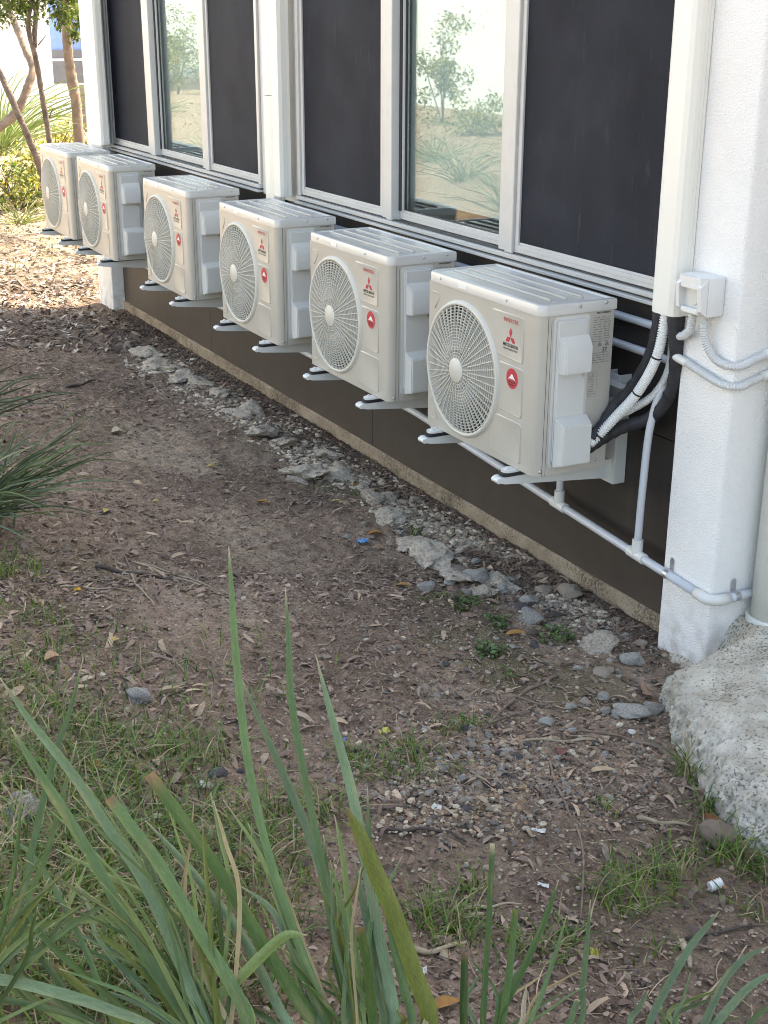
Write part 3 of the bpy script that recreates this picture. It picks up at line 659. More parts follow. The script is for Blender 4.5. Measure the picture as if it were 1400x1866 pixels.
# ------------------------------------------------------------------ air conditioner (local: back x=0, near side y=0, bottom z=0)
AW, AD, AH = 0.80, 0.326, 0.64
FCY, FCZ, FR_ = 0.522, 0.292, 0.256
def front_tex(vs, fs, cy, cz, x):     # 2D print -> front face (facing -x)
    return [(x, cy-a, cz+b) for a, b in vs], fs
def side_tex(vs, fs, cx, cz, y):      # 2D print -> near side (facing -y)
    return [(cx+a, y, cz+b) for a, b in vs], fs
def fit_text(s, width, height, bold=0.0):
    vs, fs = text2d(s, 1.0, bold)
    xs = [a for a, _ in vs]; zs = [b for _, b in vs]
    sx = width/(max(xs)-min(xs)); sz = height/(max(zs)-min(zs)); mx = (max(xs)+min(xs))/2; mz = (max(zs)+min(zs))/2
    return [((a-mx)*sx, (b-mz)*sz) for a, b in vs], fs
def make_ac():
    root = empty('air_conditioner', (0, 0, 0))
    P = lambda mb, name, mat, parent=root, smooth=False, auto=None: mb.build(name, mat, parent, smooth, auto)
    zt = 0.604; xf = -AD; rn = 0.032; rf = 0.012
    # casing: front with round opening + wrapped sides, back, bottom
    mb = MB(); y0, y1, z0, z1 = rn, AW-rf, 0.0, zt
    angs = [2*math.pi*k/96 for k in range(96)]+[math.atan2(zz-FCZ, yy-FCY) % (2*math.pi) for yy in (y0, y1) for zz in (z0, z1)]
    angs = sorted(angs); vs = []; n = len(angs)
    for a in angs:
        c, s = math.cos(a), math.sin(a)
        tx = ((y1-FCY)/c if c > 0 else (y0-FCY)/c) if abs(c) > 1e-9 else 1e9
        tz = ((z1-FCZ)/s if s > 0 else (z0-FCZ)/s) if abs(s) > 1e-9 else 1e9
        t = min(tx, tz); vs.append((xf, FCY+c*t, FCZ+s*t))
    for a in angs: vs.append((xf, FCY+math.cos(a)*FR_, FCZ+math.sin(a)*FR_))
    mb.add(vs, [(i, (i+1) % n, n+(i+1) % n, n+i) for i in range(n)])
    path = []
    for k in range(9):
        a = R(90+0-90*0)+R(90*k/8); path.append((xf+rn+rn*math.cos(math.pi-R(90*k/8)), rn-rn*math.sin(R(90*k/8))))
    path += [(-0.004, 0.0), (0.0, 0.004), (0.0, AW-0.004), (-0.004, AW)]
    for k in range(5): path.append((xf+rf-rf*math.sin(R(90*k/4)), AW-rf+rf*math.cos(R(90*k/4))))
    m_ = len(path); vs = [(x, y, 0.0) for x, y in path]+[(x, y, zt) for x, y in path]
    mb.add(vs, [(i, i+1, m_+i+1, m_+i) for i in range(m_-1)])
    mb.add([(x, y, 0.0) for x, y in path], [tuple(range(m_))])
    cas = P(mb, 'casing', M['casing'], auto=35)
    # seams of the sheet metal
    s_ = MB(); s_.box((-0.2925, -0.0006, 0.0), (-0.2908, 0.001, zt-0.001)); s_.box((-0.278, -0.0006, 0.0), (-0.2768, 0.001, zt-0.02))
    P(s_, 'panel_seam', M['seam'], cas)
    # lid
    mb = MB(); e = 0.003
    def lidloop(ins, z):
        o = []
        r1 = rn+e-ins*0.3
        for k in range(9): o.append((xf-e+ins+r1-r1*math.cos(R(90*k/8)), -e+ins+r1-r1*math.sin(R(90*k/8)), z))
        o += [(0.004-ins, -e+ins, z), (0.004-ins, AW+e-ins, z)]
        for k in range(9): o.append((xf-e+ins+r1-r1*math.sin(R(90*k/8)), AW+e-ins-r1+r1*math.cos(R(90*k/8)), z))
        return o
    loops = [lidloop(0, zt-0.004), lidloop(0, AH-0.008), lidloop(0.0025, AH-0.0022), lidloop(0.008, AH), lidloop(0.020, AH), lidloop(0.025, AH-0.004)]
    vs = []; fs = []; n = len(loops[0])
    for lp in loops: vs += lp
    for i in range(len(loops)-1):
        for j in range(n): fs.append((i*n+j, i*n+(j+1) % n, (i+1)*n+(j+1) % n, (i+1)*n+j))
    fs.append(tuple(range((len(loops)-1)*n, len(loops)*n)))
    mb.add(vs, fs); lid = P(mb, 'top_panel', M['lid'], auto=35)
    for xr in (-0.235, -0.165, -0.095):
        t = MB(); t.tube([(xr, 0.075, AH-0.0042), (xr, 0.085, AH-0.0012), (xr, AW-0.05, AH-0.0012), (xr, AW-0.04, AH-0.0042)], 0.0042, 8)
        P(t, 'rib', M['casing'], lid, smooth=True)
    t = MB(); t.box((xf-0.0045, 0.50, AH-0.030), (xf-0.0032, 0.56, AH-0.014)); P(t, 'paper_tag', M['white'], lid)
    for (x, y, z, ax) in ((xf-e, 0.22, AH-0.018, 'f'), (xf-e, 0.70, AH-0.018, 'f'), (-0.16, -e, AH-0.016, 's'), (-0.045, -e, AH-0.012, 's')):
        t = MB(); rr_ = 0.0055
        if ax == 'f': t.lathe_x([(x+0.001, rr_), (x-0.002, rr_), (x-0.0035, rr_*0.6), (x-0.004, 0.0005)], y, z, 10)
        else:
            q = MB(); q.lathe_x([(0.001, rr_), (-0.002, rr_), (-0.0035, rr_*0.6), (-0.004, 0.0005)], 0, 0, 10)
            t.add([(x+b, y+a, z+c) for a, b, c in q.v], q.f)
        P(t, 'screw', M['steel'], lid, smooth=True)
    # scuffed hand writing / grime on the lid is left to the paint; grille:
    gx_ = lambda r: xf-0.005-0.020*(1-(r/FR_)**2)
    g = MB()
    g.lathe_x([(xf+0.002, FR_-0.004), (xf-0.012, FR_-0.003), (xf-0.014, FR_+0.003), (xf-0.012, FR_+0.010), (xf+0.001, FR_+0.017)], FCY, FCZ, 96)
    rim = P(g, 'fan_grille', M['grille'], smooth=True)
    g = MB(); rs = np.linspace(0.058, FR_-0.010, 17)
    for r in rs:
        x = gx_(r); hw, hd = 0.0014, 0.0035
        g.lathe_x([(x-hd, r-hw), (x-hd, r+hw), (x+hd, r+hw), (x+hd, r-hw)], FCY, FCZ, 64, close=True)
    P(g, 'grille_ring', M['grille'], rim)
    g = MB(); nsp = 48
    for k in range(nsp):
        a = 2*math.pi*(k+0.3)/nsp; c, s = math.cos(a), math.sin(a); tv = Vector((0, -s, c)); pr = None
        pts = []
        for r in np.linspace(0.040 if k % 2 == 0 else 0.085, FR_-0.002, 7):
            sw = 0.0  # straight radial bars
            pts.append(Vector((gx_(r)-0.0045, FCY+c*r, FCZ+s*r)))
        vs = []; fs = []; hw = 0.0018
        for p_ in pts:
            vs += [p_+tv*hw+Vector((-0.001, 0, 0)), p_-tv*hw+Vector((-0.001, 0, 0)), p_-tv*hw+Vector((0.006, 0, 0)), p_+tv*hw+Vector((0.006, 0, 0))]
        for i in range(len(pts)-1):
            for j in range(4): fs.append((i*4+j, i*4+(j+1) % 4, (i+1)*4+(j+1) % 4, (i+1)*4+j))
        g.add(vs, fs)
    P(g, 'grille_spoke', M['grille'], rim)
    g = MB(); x = gx_(0)-0.003
    g.lathe_x([(x+0.008, 0.050), (x-0.004, 0.049), (x-0.007, 0.045), (x-0.008, 0.0005)], FCY, FCZ, 40); P(g, 'grille_hub', M['grille'], rim, auto=40)
    # fan and inside
    g = MB(); g.lathe_x([(xf+0.002, FR_-0.002), (xf+0.12, FR_-0.006)], FCY, FCZ, 64); P(g, 'shroud', M['seam'], smooth=True)
    g = MB(); g.box((xf+0.15, 0.02, 0.01), (xf+0.155, AW-0.02, 0.595)); P(g, 'coil', M['coil'])
    g = MB()
    g.lathe_x([(xf+0.045, 0.0005), (xf+0.047, 0.055), (xf+0.13, 0.06)], FCY, FCZ, 32)
    for b in range(3):
        a0 = 2*math.pi*b/3+0.55; vs = []; fs = []
        for i in range(9):
            a = a0+R(88)*i/8
            for jr, r in enumerate(np.linspace(0.05, FR_-0.018, 6)):
                lag = 0.25*(jr/5)
                vs.append((xf+0.040+0.075*i/8-0.01*jr/5, FCY+r*math.cos(a-lag), FCZ+r*math.sin(a-lag)))
        for i in range(8):
            for j in range(5): fs.append((i*6+j, i*6+j+1, (i+1)*6+j+1, (i+1)*6+j))
        g.add(vs, fs)
    P(g, 'fan', M['fanblade'], smooth=True)
    # embossed fields on the front (raised at their near edge, dying into the sheet towards the fan)
    for (ya, yb, za, zb, cut) in ((0.098, 0.325, 0.407, 0.577, 0.11), (0.094, 0.285, 0.199, 0.388, 0.02), (0.092, 0.315, 0.022, 0.180, 0.09)):
        pl = rr(ya, yb, za, zb, 0.012, 4); mb = MB(); n = len(pl); hgt = 0.0038
        def lift(y): return hgt*float(1-sstep(ya+0.45*(yb-ya), yb, y))
        cy_, cz_ = (ya+yb)/2, (za+zb)/2
        def ins(p, d): return (p[0]+(d if p[0] < cy_ else -d), p[1]+(d if p[1] < cz_ else -d))
        l0 = [(xf+0.0004, p[0], p[1]) for p in pl]; l1 = [(xf-lift(p[0])-0.0003, *ins(p, 0.0035)) for p in pl]
        l2 = [(xf-lift(p[0])*0.35-0.0003, *ins(p, 0.010)) for p in pl]
        vs = l0+l1+l2; fs = []
        for i in range(2):
            for j in range(n): fs.append((i*n+j, i*n+(j+1) % n, (i+1)*n+(j+1) % n, (i+1)*n+j))
        fs.append(tuple(range(2*n, 3*n)))
        mb.add(vs, fs); P(mb, 'embossed_field', M['casing'], auto=30)
    for pts in ([(0.765, 0.560), (0.715, 0.560), (0.708, 0.545), (0.745, 0.497)], [(0.772, 0.130), (0.765, 0.120), (0.715, 0.045), (0.725, 0.035), (0.765, 0.035)]):
        t = MB(); t.tube([(xf+0.0008, a, b) for a, b in pts], 0.0038, 8); P(t, 'embossed_bead', M['casing'], smooth=True)
    # print on the front
    xp = xf-0.0022
    def prt(vs_fs, name, mat, cy, cz): t = MB(); t.add(*front_tex(*vs_fs, cy, cz, xp)); return t.build(name, mat, root, recalc=False)
    prt(fit_text('INVERTER', 0.098, 0.0145, 0.012), 'inverter_lettering', M['red'], 0.186, 0.551)
    ld = MB(); sd_ = 0.0215; ocy, ocz = 0.186, 0.489
    for th in (90, 210, 330):
        pts = [(0, 0)]+[(sd_*k*math.cos(R(th+o_)), sd_*k*math.sin(R(th+o_))) for o_, k in ((-30, 1), (0, math.sqrt(3)), (30, 1))]
        ld.add(*front_tex(pts, [(0, 1, 2, 3)], ocy, ocz, xp))
    ld.build('diamond_emblem', M['red'], root, recalc=False)
    prt(fit_text('MITSUBISHI', 0.098, 0.0135, 0.022), 'brand_lettering', M['black'], 0.186, 0.4585)
    prt(fit_text('HEAVY INDUSTRIES', 0.098, 0.0075, 0.016), 'maker_lettering', M['black'], 0.186, 0.4435)
    bd = MB(); n = 32; rb = 0.0385; bcy, bcz = 0.166, 0.338
    bd.add([(xp, bcy+rb*math.cos(2*math.pi*k/n), bcz+rb*math.sin(2*math.pi*k/n)) for k in range(n)], [tuple(range(n))])
    badge = P(bd, 'round_badge', M['red'])
    t = MB(); pk = [(-0.026, -0.006), (-0.010, 0.010), (-0.005, 0.016), (0.004, 0.016), (0.010, 0.009), (0.026, -0.007), (0.013, -0.001), (0.008, -0.004), (0.002, 0.001), (-0.004, -0.004), (-0.010, 0.000)]
    t.add(*front_tex(pk, [(0, 1, 10), (1, 2, 9), (1, 9, 10), (2, 3, 8), (2, 8, 9), (3, 4, 7), (3, 7, 8), (4, 5, 6), (4, 6, 7)], bcy, bcz, xp-0.0006)); t.build('badge_mountain', M['white'], badge, recalc=False)
    t = MB()
    for (w_, zz) in ((0.046, -0.014), (0.036, -0.023)): t.add([(xp-0.0006, bcy-w_/2, bcz+zz-0.0022), (xp-0.0006, bcy+w_/2, bcz+zz-0.0022), (xp-0.0006, bcy+w_/2, bcz+zz+0.0022), (xp-0.0006, bcy-w_/2, bcz+zz+0.0022)], [(0, 1, 2, 3)])
    t.build('badge_line', M['black'], badge, recalc=False)
    # moulded cover over the service valves on the near side
    def blk(pts_xz, ya, yb, taper, name, bev=0.004):
        # a frustum: outline pts (x,z) at the sheet, drawn in at the outer face
        bm = bmesh.new(); cx = sum(p[0] for p in pts_xz)/len(pts_xz); cz = sum(p[1] for p in pts_xz)/len(pts_xz)
        lo = [bm.verts.new((p[0], ya, p[1])) for p in pts_xz]
        hi = [bm.verts.new((p[0]+(taper[0] if p[0] < cx else -taper[1]), yb, p[1]+(taper[2] if p[1] < cz else -taper[3]))) for p in pts_xz]
        k = len(lo); bm.faces.new(lo); bm.faces.new(hi[::-1])
        for i in range(k): bm.faces.new((lo[i], lo[(i+1) % k], hi[(i+1) % k], hi[i]))
        bmesh.ops.recalc_face_normals(bm, faces=bm.faces)
        bmesh.ops.bevel(bm, geom=list(bm.edges), offset=bev, segments=2, affect='EDGES')
        bm.verts.index_update(); t = MB(); t.add([q.co[:] for q in bm.verts], [[q.index for q in f.verts] for f in bm.faces]); bm.free()
        return t
    R4 = lambda x0, x1, z0, z1: [(x0, z0), (x1, z0), (x1, z1), (x0, z1)]
    plate = MB(); plate.prism([(p[0], p[1]) for p in rr(-0.268, -0.112, 0.030, 0.592, 0.014, 4)], -0.0025, 0.002, 'y'); pl_ = P(plate, 'valve_cover_plate', M['casing2'])
    P(blk(R4(-0.258, -0.122, 0.05, 0.582), -0.002, -0.014, (0.004, 0.004, 0.004, 0.006), ''), 'valve_cover', M['casing2'], auto=40)
    vis = blk([(-0.252, 0.385), (-0.118, 0.385), (-0.118, 0.525), (-0.252, 0.525)], -0.012, -0.046, (0.014, 0.006, 0.002, 0.042), '')
    P(vis, 'handle_visor', M['casing2'], auto=40)
    low = blk([(-0.258, 0.032), (-0.112, 0.032), (-0.112, 0.225), (-0.258, 0.225)], -0.012, -0.058, (0.014, 0.004, 0.014, 0.030), '')
    P(low, 'pipe_outlet_cover', M['casing2'], auto=40)
    t = MB(); q = MB(); q.lathe_x([(0.001, 0.007), (-0.0015, 0.007), (-0.0015, 0.004), (0.0, 0.0005)], 0, 0, 12); t.add([(-0.138+b, -0.0145+a, 0.372+c) for a, b, c in q.v], q.f); P(t, 'screw', M['steel'])
    # rating label: print lines, table grid, figure
    t = MB()
    def bar(x0, x1, zc_, h, y=-0.0012): t.add([(x0, y, zc_-h/2), (x1, y, zc_-h/2), (x1, y, zc_+h/2), (x0, y, zc_+h/2)], [(0, 1, 2, 3)])
    rg = random.Random(3); L0, L1 = -0.096, -0.018
    for k in range(20):
        zc_ = 0.575-k*0.0088
        if 11 <= k <= 14: continue
        x = L0
        while x < L1-0.006:
            wd = rg.uniform(0.005, 0.024); bar(x, min(x+wd, L1), zc_, 0.0028); x += wd+rg.uniform(0.002, 0.009)
    for xx in (-0.064, -0.044, -0.026): bar(xx, xx+0.0008, 0.53, 0.075)
    tag(P(t, 'rating_label', M['greyprint']), kind='stuff')
    t = MB(); t.add(*side_tex(*fit_text('57', 0.020, 0.017, 0.02), -0.038, 0.4535, -0.0012)); t.build('label_figure', M['black'], root, recalc=False)
    t = MB()
    t.add(*side_tex([(-0.011, -0.006), (0.0, 0.0125), (0.011, -0.006)], [(0, 1, 2)], -0.062, 0.474, -0.0012)); t.add(*side_tex([(-0.011, -0.006), (0.0, 0.0125), (0.011, -0.006)], [(0, 1, 2)], -0.030, 0.474, -0.0012))
    t.build('label_symbol', M['greyprint'], root, recalc=False)
    t = MB(); t.add(*side_tex(*fit_text('MITSUBISHI', 0.058, 0.007, 0.02), -0.052, 0.592, -0.0012)); t.build('label_lettering', M['black'], root, recalc=False)
    t = MB(); rg = random.Random(5)
    for (x0, x1, z_, h) in ((-0.104, -0.066, 0.372, 0.001), (-0.104, -0.066, 0.281, 0.001)): bar(x0, x1, z_, h)
    for xx in (-0.104, -0.067): bar(xx, xx+0.001, 0.3265, 0.091)
    for k in range(9):
        if k in (0, 4): t.add(*side_tex([(-0.005, -0.004), (0.0, 0.005), (0.005, -0.004)], [(0, 1, 2)], -0.085, 0.364-k*0.0092, -0.0012)); continue
        bar(-0.100, -0.072-rg.uniform(0, 0.008), 0.364-k*0.0092, 0.003)
    tag(P(t, 'warning_label', M['greyprint']), kind='stuff')
    t = MB(); t.add(*side_tex([(-0.021, -0.016), (0.0, 0.021), (0.021, -0.016)], [(0, 1, 2)], -0.078, 0.085, -0.0010)); tri = t.build('hazard_triangle', M['black'], root, recalc=False)
    t = MB(); t.add(*side_tex([(-0.016, -0.0125), (0.0, 0.016), (0.016, -0.0125)], [(0, 1, 2)], -0.078, 0.085, -0.0016)); t.build('hazard_field', M['yellow'], tri, recalc=False)
    t = MB(); t.add(*side_tex([(-0.002, -0.009), (0.003, -0.002), (0.0, -0.001), (0.003, 0.009), (-0.003, 0.001), (0.0, 0.0)], [(0, 1, 2, 3, 4, 5)], -0.078, 0.085, -0.0022)); t.build('hazard_bolt', M['black'], tri, recalc=False)
    for (x, z) in ((-0.30, 0.018), (-0.05, 0.03)):
        q = MB(); q.lathe_x([(0.001, 0.006), (-0.002, 0.006), (-0.004, 0.0005)], 0, 0, 10); t = MB(); t.add([(x+b, a, z+c) for a, b, c in q.v], q.f); P(t, 'screw', M['steel'], smooth=True)
    # feet under the base
    for y in (0.135, 0.70):
        t = MB(); t.prism(rr(xf-0.052, -0.0+0.02, y-0.024, y+0.024, 0.02, 4), -0.010, -0.0015, 'z')
        t.tube([(xf-0.03, y, -0.002), (xf-0.03, y, 0.008)], 0.006, 8); t.tube([(xf-0.03, y, -0.0015), (xf-0.03, y, 0.002)], 0.011, 6)
        P(t, 'foot', M['bracket'], auto=40)
    return root
def make_bracket():
    root = empty('wall_bracket', (0, 0, 0)); xf = -AD
    for y in (0.135, 0.70):
        t = MB(); t.prism(rr(xf-0.060, -0.22, y-0.026, y+0.026, 0.02, 4), -0.024, -0.0105, 'z'); t.build('rubber_pad', M['rubber'], root, auto=40)
        # arm: channel, deeper towards the wall, rounded nose
        pr = [(xf-0.078, -0.032), (xf-0.072, -0.0255), (0.115, -0.0255), (0.115, -0.098), (0.06, -0.098), (xf+0.04, -0.062), (xf-0.05, -0.052), (xf-0.076, -0.045)]
        t = MB(); t.prism(pr, y-0.024, y+0.024, 'y'); a = t.build('arm', M['bracket'], root)
        t = MB(); t.tube([(xf-0.076, y-0.021, -0.038), (xf-0.076, y+0.021, -0.038)], 0.0105, 10); t.build('arm_nose', M['bracket'], a, auto=40)
        t = MB(); t.box((0.112, y-0.046, -0.125), (0.118, y+0.046, 0.315), 0.001); t.box((0.118, y-0.046, -0.125), (0.169, y-0.041, 0.315), 0.001); t.box((0.118, y+0.041, -0.125), (0.169, y+0.046, 0.315), 0.001)
        po = t.build('post', M['bracket'], root)
        for zz in (-0.045, 0.03):
            q = MB(); q.lathe_x([(0.112, 0.012), (0.106, 0.012), (0.106, 0.008), (0.100, 0.007), (0.100, 0.0005)], y-0.012, zz, 8)
            if zz < 0: q.build('bolt', M['steel'], po)
    t = MB(); t.box((0.060, 0.02, 0.225), (0.110, 0.82, 0.229), 0.001); t.box((0.106, 0.02, 0.229), (0.111, 0.82, 0.285), 0.001); t.box((0.060, 0.02, 0.285), (0.110, 0.82, 0.289), 0.001)
    t.build('cross_rail', M['bracket'], root)
    return root
SY = [0.0, 1.138, 2.337, 3.639, 5.166, 6.205]
AC_LAB = ['white air conditioner nearest the stucco pillar, with hoses at its side',
          'second white air conditioner from the stucco pillar',
          'third white air conditioner from the stucco pillar',
          'fourth white air conditioner from the stucco pillar, below the far window',
          'fifth white air conditioner from the stucco pillar, last but one of the row',
          'farthest white air conditioner, at the far corner of the building']
BR_LAB = ['white steel wall bracket under the air conditioner nearest the stucco pillar',
          'white steel wall bracket under the second air conditioner from the stucco pillar',
          'white steel wall bracket under the third air conditioner from the stucco pillar',
          'white steel wall bracket under the fourth air conditioner from the stucco pillar',
          'white steel wall bracket under the fifth air conditioner from the stucco pillar',
          'white steel wall bracket under the farthest air conditioner']
ac0 = make_ac(); br0 = make_bracket()
for i, y in enumerate(SY):
    a = ac0 if i == 0 else copy_tree(ac0); b = br0 if i == 0 else copy_tree(br0)
    a.location = (0, y, 0.66); b.location = (0, y, 0.66)
    tag(a, AC_LAB[i], 'air conditioner', 'air conditioners along the wall'); tag(b, BR_LAB[i], 'bracket', 'brackets under the air conditioners')
    if i: a.rotation_euler.z = R([0, 0.25, -0.3, 0.2, -0.2, 0.3][i]); 

# ------------------------------------------------------------------ conduits, hoses, switch, downpipe
def thing1(mb, name, mat, label, cat, group=None, smooth=False, auto=None):
    o = mb.build(name, mat, None, smooth, auto); return tag(o, label, cat, group)
# main drain conduit: runs the wall, turns round the pillar
cx = 0.050; rc = 0.0165
zl = lambda y: 0.3135+(y+0.585)*0.066 if y < 1.6 else 0.4577+(y-1.6)*0.015
main = empty('drain_pipe', (cx, 0.0, zl(0))); tag(main, 'grey plastic drain pipe running low along the wall and round the pillar', 'pipe')
inv = Matrix.Translation(-main.location)
def mp_(mb, name, mat, par=main, smooth=True, auto=None, iv=inv):
    o = mb.build(name, mat, par, smooth, auto); o.matrix_parent_inverse = iv; return o
YP = -0.585
mp_(MB().tube([(cx, y, zl(y)) for y in np.linspace(6.9, -0.50, 30)], rc, 14), 'pipe', M['upvc'])
elb = [(cx, -0.505, zl(-0.505)), (cx, -0.545, zl(-0.545))]+[(cx+0.045-0.045*math.cos(R(a)), -0.5430-0.045*math.sin(R(a)), zl(-0.57)) for a in (20, 40, 60, 80)]+[(cx+0.08, -0.588, zl(-0.588))]
mp_(MB().tube(elb, 0.0205, 14), 'elbow', M['fitting'])
mp_(MB().tube([(cx+0.07, -0.5875, zl(-0.585)), (0.27, -0.5875, zl(-0.585)-0.002)], rc, 14), 'pipe', M['upvc'])
for (yt, up) in ((0.352, 0.14), (-0.163, 0.70)):
    z = zl(yt)
    t = MB(); t.tube([(cx, yt-0.045, zl(yt-0.045)), (cx, yt+0.045, zl(yt+0.045))], 0.0212, 14); t.tube([(cx, yt, z), (cx, yt, z+0.062)], 0.0212, 14)
    mp_(t, 'tee', M['fitting'], auto=40)
    top = z+0.06+up
    if up < 0.3:
        pth = [(cx, yt, z+0.05), (cx, yt, z+0.075), (cx-0.0, yt, 0.60)]
    else:
        pth = crom([(cx, yt, z+0.05), (cx, yt-0.006, z+0.3), (cx+0.002, yt-0.02, z+0.52), (cx+0.025, yt-0.045, z+0.66), (cx+0.10, yt-0.05, z+0.72)], 8)
    mp_(MB().tube(pth, 0.0145, 14), 'riser', M['upvc'])
for yt in (1.35, 2.55, 3.85):
    z = zl(yt); t = MB(); t.tube([(cx, yt-0.04, zl(yt-0.04)), (cx, yt+0.04, zl(yt+0.04))], 0.0212, 12); t.tube([(cx, yt, z), (cx, yt, z+0.06)], 0.0212, 12); mp_(t, 'tee', M['fitting'], auto=40)
    mp_(MB().tube([(cx, yt, z+0.05), (cx, yt, 0.62)], 0.0145, 12), 'riser', M['upvc'])
# saddle clips
def saddle(pos, along, out):
    t = MB(); a = Vector(along).normalized(); o = Vector(out).normalized(); up = Vector((0, 0, 1)); p_ = Vector(pos)
    n = 14; w = 0.011; rr_ = 0.0185
    vs = []; fs = []
    for k in range(n+1):
        ang = R(-75+190*k/n); d = o*math.cos(ang)+up*math.sin(ang)
        for s in (-w, w): vs.append(p_+d*rr_+a*s)
    for k in range(n): fs.append((2*k, 2*k+1, 2*k+3, 2*k+2))
    t.add(vs, fs)
    c = p_-o*0.0185+up*0.014
    tab = []
    for k in range(7): tab.append((w*math.cos(R(180*k/6)), 0.038+w*math.sin(R(180*k/6))))
    tab += [(-w, 0.0), (w, 0.0)]
    vs = [c+a*x+up*z+o*0.0015 for x, z in tab]+[c+a*x+up*z for x, z in tab]; k = len(tab)
    t.add(vs, [tuple(range(k)), tuple(range(2*k-1, k-1, -1))]+[(i, (i+1) % k, k+(i+1) % k, k+i) for i in range(k)])
    o_ = mp_(t, 'saddle_clip', M['steel'], smooth=False)
    q = MB(); q.tube([c+up*0.034+o*0.001, c+up*0.034+o*0.006], 0.005, 8)
    s_ = q.build('screw', M['rubber'], o_); s_.matrix_parent_inverse = inv
    return o_
saddle((cx, -0.345, zl(-0.345)), (0, 1, 0), (-1, 0, 0)); saddle((0.165, -0.5875, zl(-0.585)), (1, 0, 0), (0, -1, 0))
# two straight conduits high on the cladding behind the nearest unit
for (z, lab) in ((1.193, 'upper straight grey conduit on the cladding behind the nearest air conditioner'), (1.085, 'lower straight grey conduit on the cladding behind the nearest air conditioner')):
    t = MB(); t.tube([(WX-0.018, 3.0, z), (WX-0.018, -0.10, z-0.004), (WX-0.018, -0.285, z-0.006)], 0.0155, 12)
    thing1(t, 'wall_conduit', M['upvc'], lab, 'conduit', smooth=True)
# hoses out of the pipe cover to the nearest unit
def corr(path, r, pitch=0.0095, amp=0.0030, n=12):
    pitch = max(pitch, 0.0088); amp *= 0.85
    pts = crom(path, 40); L = [0]
    for a, b in zip(pts[:-1], pts[1:]): L.append(L[-1]+(b-a).length)
    tot = L[-1]; k = int(tot/pitch)*4; out = []; rad = []
    j = 0
    for i in range(k+1):
        s = tot*i/k
        while j < len(L)-2 and L[j+1] < s: j += 1
        f = (s-L[j])/max(1e-9, L[j+1]-L[j]); out.append(pts[j].lerp(pts[j+1], f)); rad.append(r+amp*(1 if i % 4 in (0, 1) else -1))
    return MB().tube(out, rad, n)
hA = [(0.030, -0.215, 1.42), (0.030, -0.214, 1.285), (0.034, -0.180, 1.13), (0.028, -0.100, 0.990), (0.000, -0.028, 0.893), (-0.05, -0.030, 0.825), (-0.105, -0.032, 0.790)]
hB = [(0.022, -0.250, 1.42), (0.020, -0.256, 1.285), (0.012, -0.236, 1.13), (-0.005, -0.165, 0.985), (-0.035, -0.085, 0.875), (-0.075, -0.045, 0.800), (-0.112, -0.040, 0.770)]
hC = [(0.035, -0.285, 1.42), (0.036, -0.285, 1.285), (0.060, -0.285, 1.12), (0.075, -0.250, 0.985), (0.060, -0.165, 0.880), (0.020, -0.065, 0.825), (-0.03, -0.012, 0.775), (-0.095, -0.008, 0.745)]
hD = [(0.028, -0.262, 1.42), (0.045, -0.262, 1.285), (0.072, -0.240, 1.10), (0.062, -0.185, 0.98), (0.030, -0.095, 0.90), (0.005, -0.04, 0.86), (-0.06, -0.01, 0.80), (-0.105, -0.02, 0.76)]
def kink(path, r): 
    pts = crom(path, 10); return MB().tube(pts, [r*(1+0.05*math.sin(i*1.3)+0.03*math.sin(i*2.9)) for i in range(len(pts))], 16)
o = thing1(kink(hA, 0.0235), 'insulated_hose', M['foam'], 'black insulated hose bending into the unit beside the white ribbed hose', 'hose', 'hoses below the wide pipe cover', smooth=True)
o = thing1(kink(hC, 0.0245), 'insulated_hose', M['foam'], 'black insulated hose hanging lowest, nearest the stucco pillar', 'hose', 'hoses below the wide pipe cover', smooth=True)
o = thing1(corr(hB, 0.0165), 'ribbed_hose', M['corrw'], 'white ribbed hose in front, curving from pipe cover into the unit', 'hose', 'hoses below the wide pipe cover', smooth=False)
ties = [(hB, 2, 0.019), (hB, 3, 0.019), (hB, 5, 0.019), (hC, 3, 0.0265), (hA, 3, 0.0255)]
for (hp, k, r) in ties:
    p0, p1 = Vector(hp[k]), Vector(hp[k+1]); d = (p1-Vector(hp[k-1])).normalized()
    t = MB(); t.tube([p0-d*0.003, p0+d*0.003], r+0.0012, 14)
    lab = {(2, 0.019): 'black cable tie around the white ribbed hose, topmost', (3, 0.019): 'black cable tie halfway down the white ribbed hose', (5, 0.019): 'black cable tie on the white ribbed hose beside the unit', (3, 0.0265): 'black cable tie around the lowest black hose', (3, 0.0255): 'black cable tie around the black hose nearest the unit'}[(k, r)]
    thing1(t, 'cable_tie', M['rubber'], lab, 'cable tie', 'cable ties on the hoses')
o = thing1(corr(hD, 0.0125), 'ribbed_hose', M['corrw'], 'thin white ribbed hose half hidden behind the black hoses', 'hose', 'hoses below the wide pipe cover')
# isolator switch on the pillar
iso = empty('isolator_switch', (0.07, -0.43, 1.39)); tag(iso, 'white weatherproof switch box on the stucco pillar', 'switch'); inv2 = Matrix.Translation(-iso.location)
def ip(mb, name, mat, par=iso, auto=None): o = mb.build(name, mat, par, auto=auto); o.matrix_parent_inverse = inv2; return o
ip(MB().box((-0.004, -0.492, 1.318), (0.069, -0.358, 1.452), 0.008, 2), 'box', M['isolator'], auto=40)
pr = [(-0.004, -0.488), (-0.030, -0.478), (-0.034, -0.455), (-0.034, -0.390), (-0.022, -0.366), (-0.004, -0.362)]
t = MB(); t.prism([(a, b) for a, b in pr], 1.412, 1.450, 'z'); ip(t, 'hood_top', M['isolator'])
t = MB(); t.prism([(-0.004, 1.322), (-0.028, 1.340), (-0.036, 1.42), (-0.004, 1.445)], -0.489, -0.470, 'y'); ip(t, 'hood_side', M['isolator'])
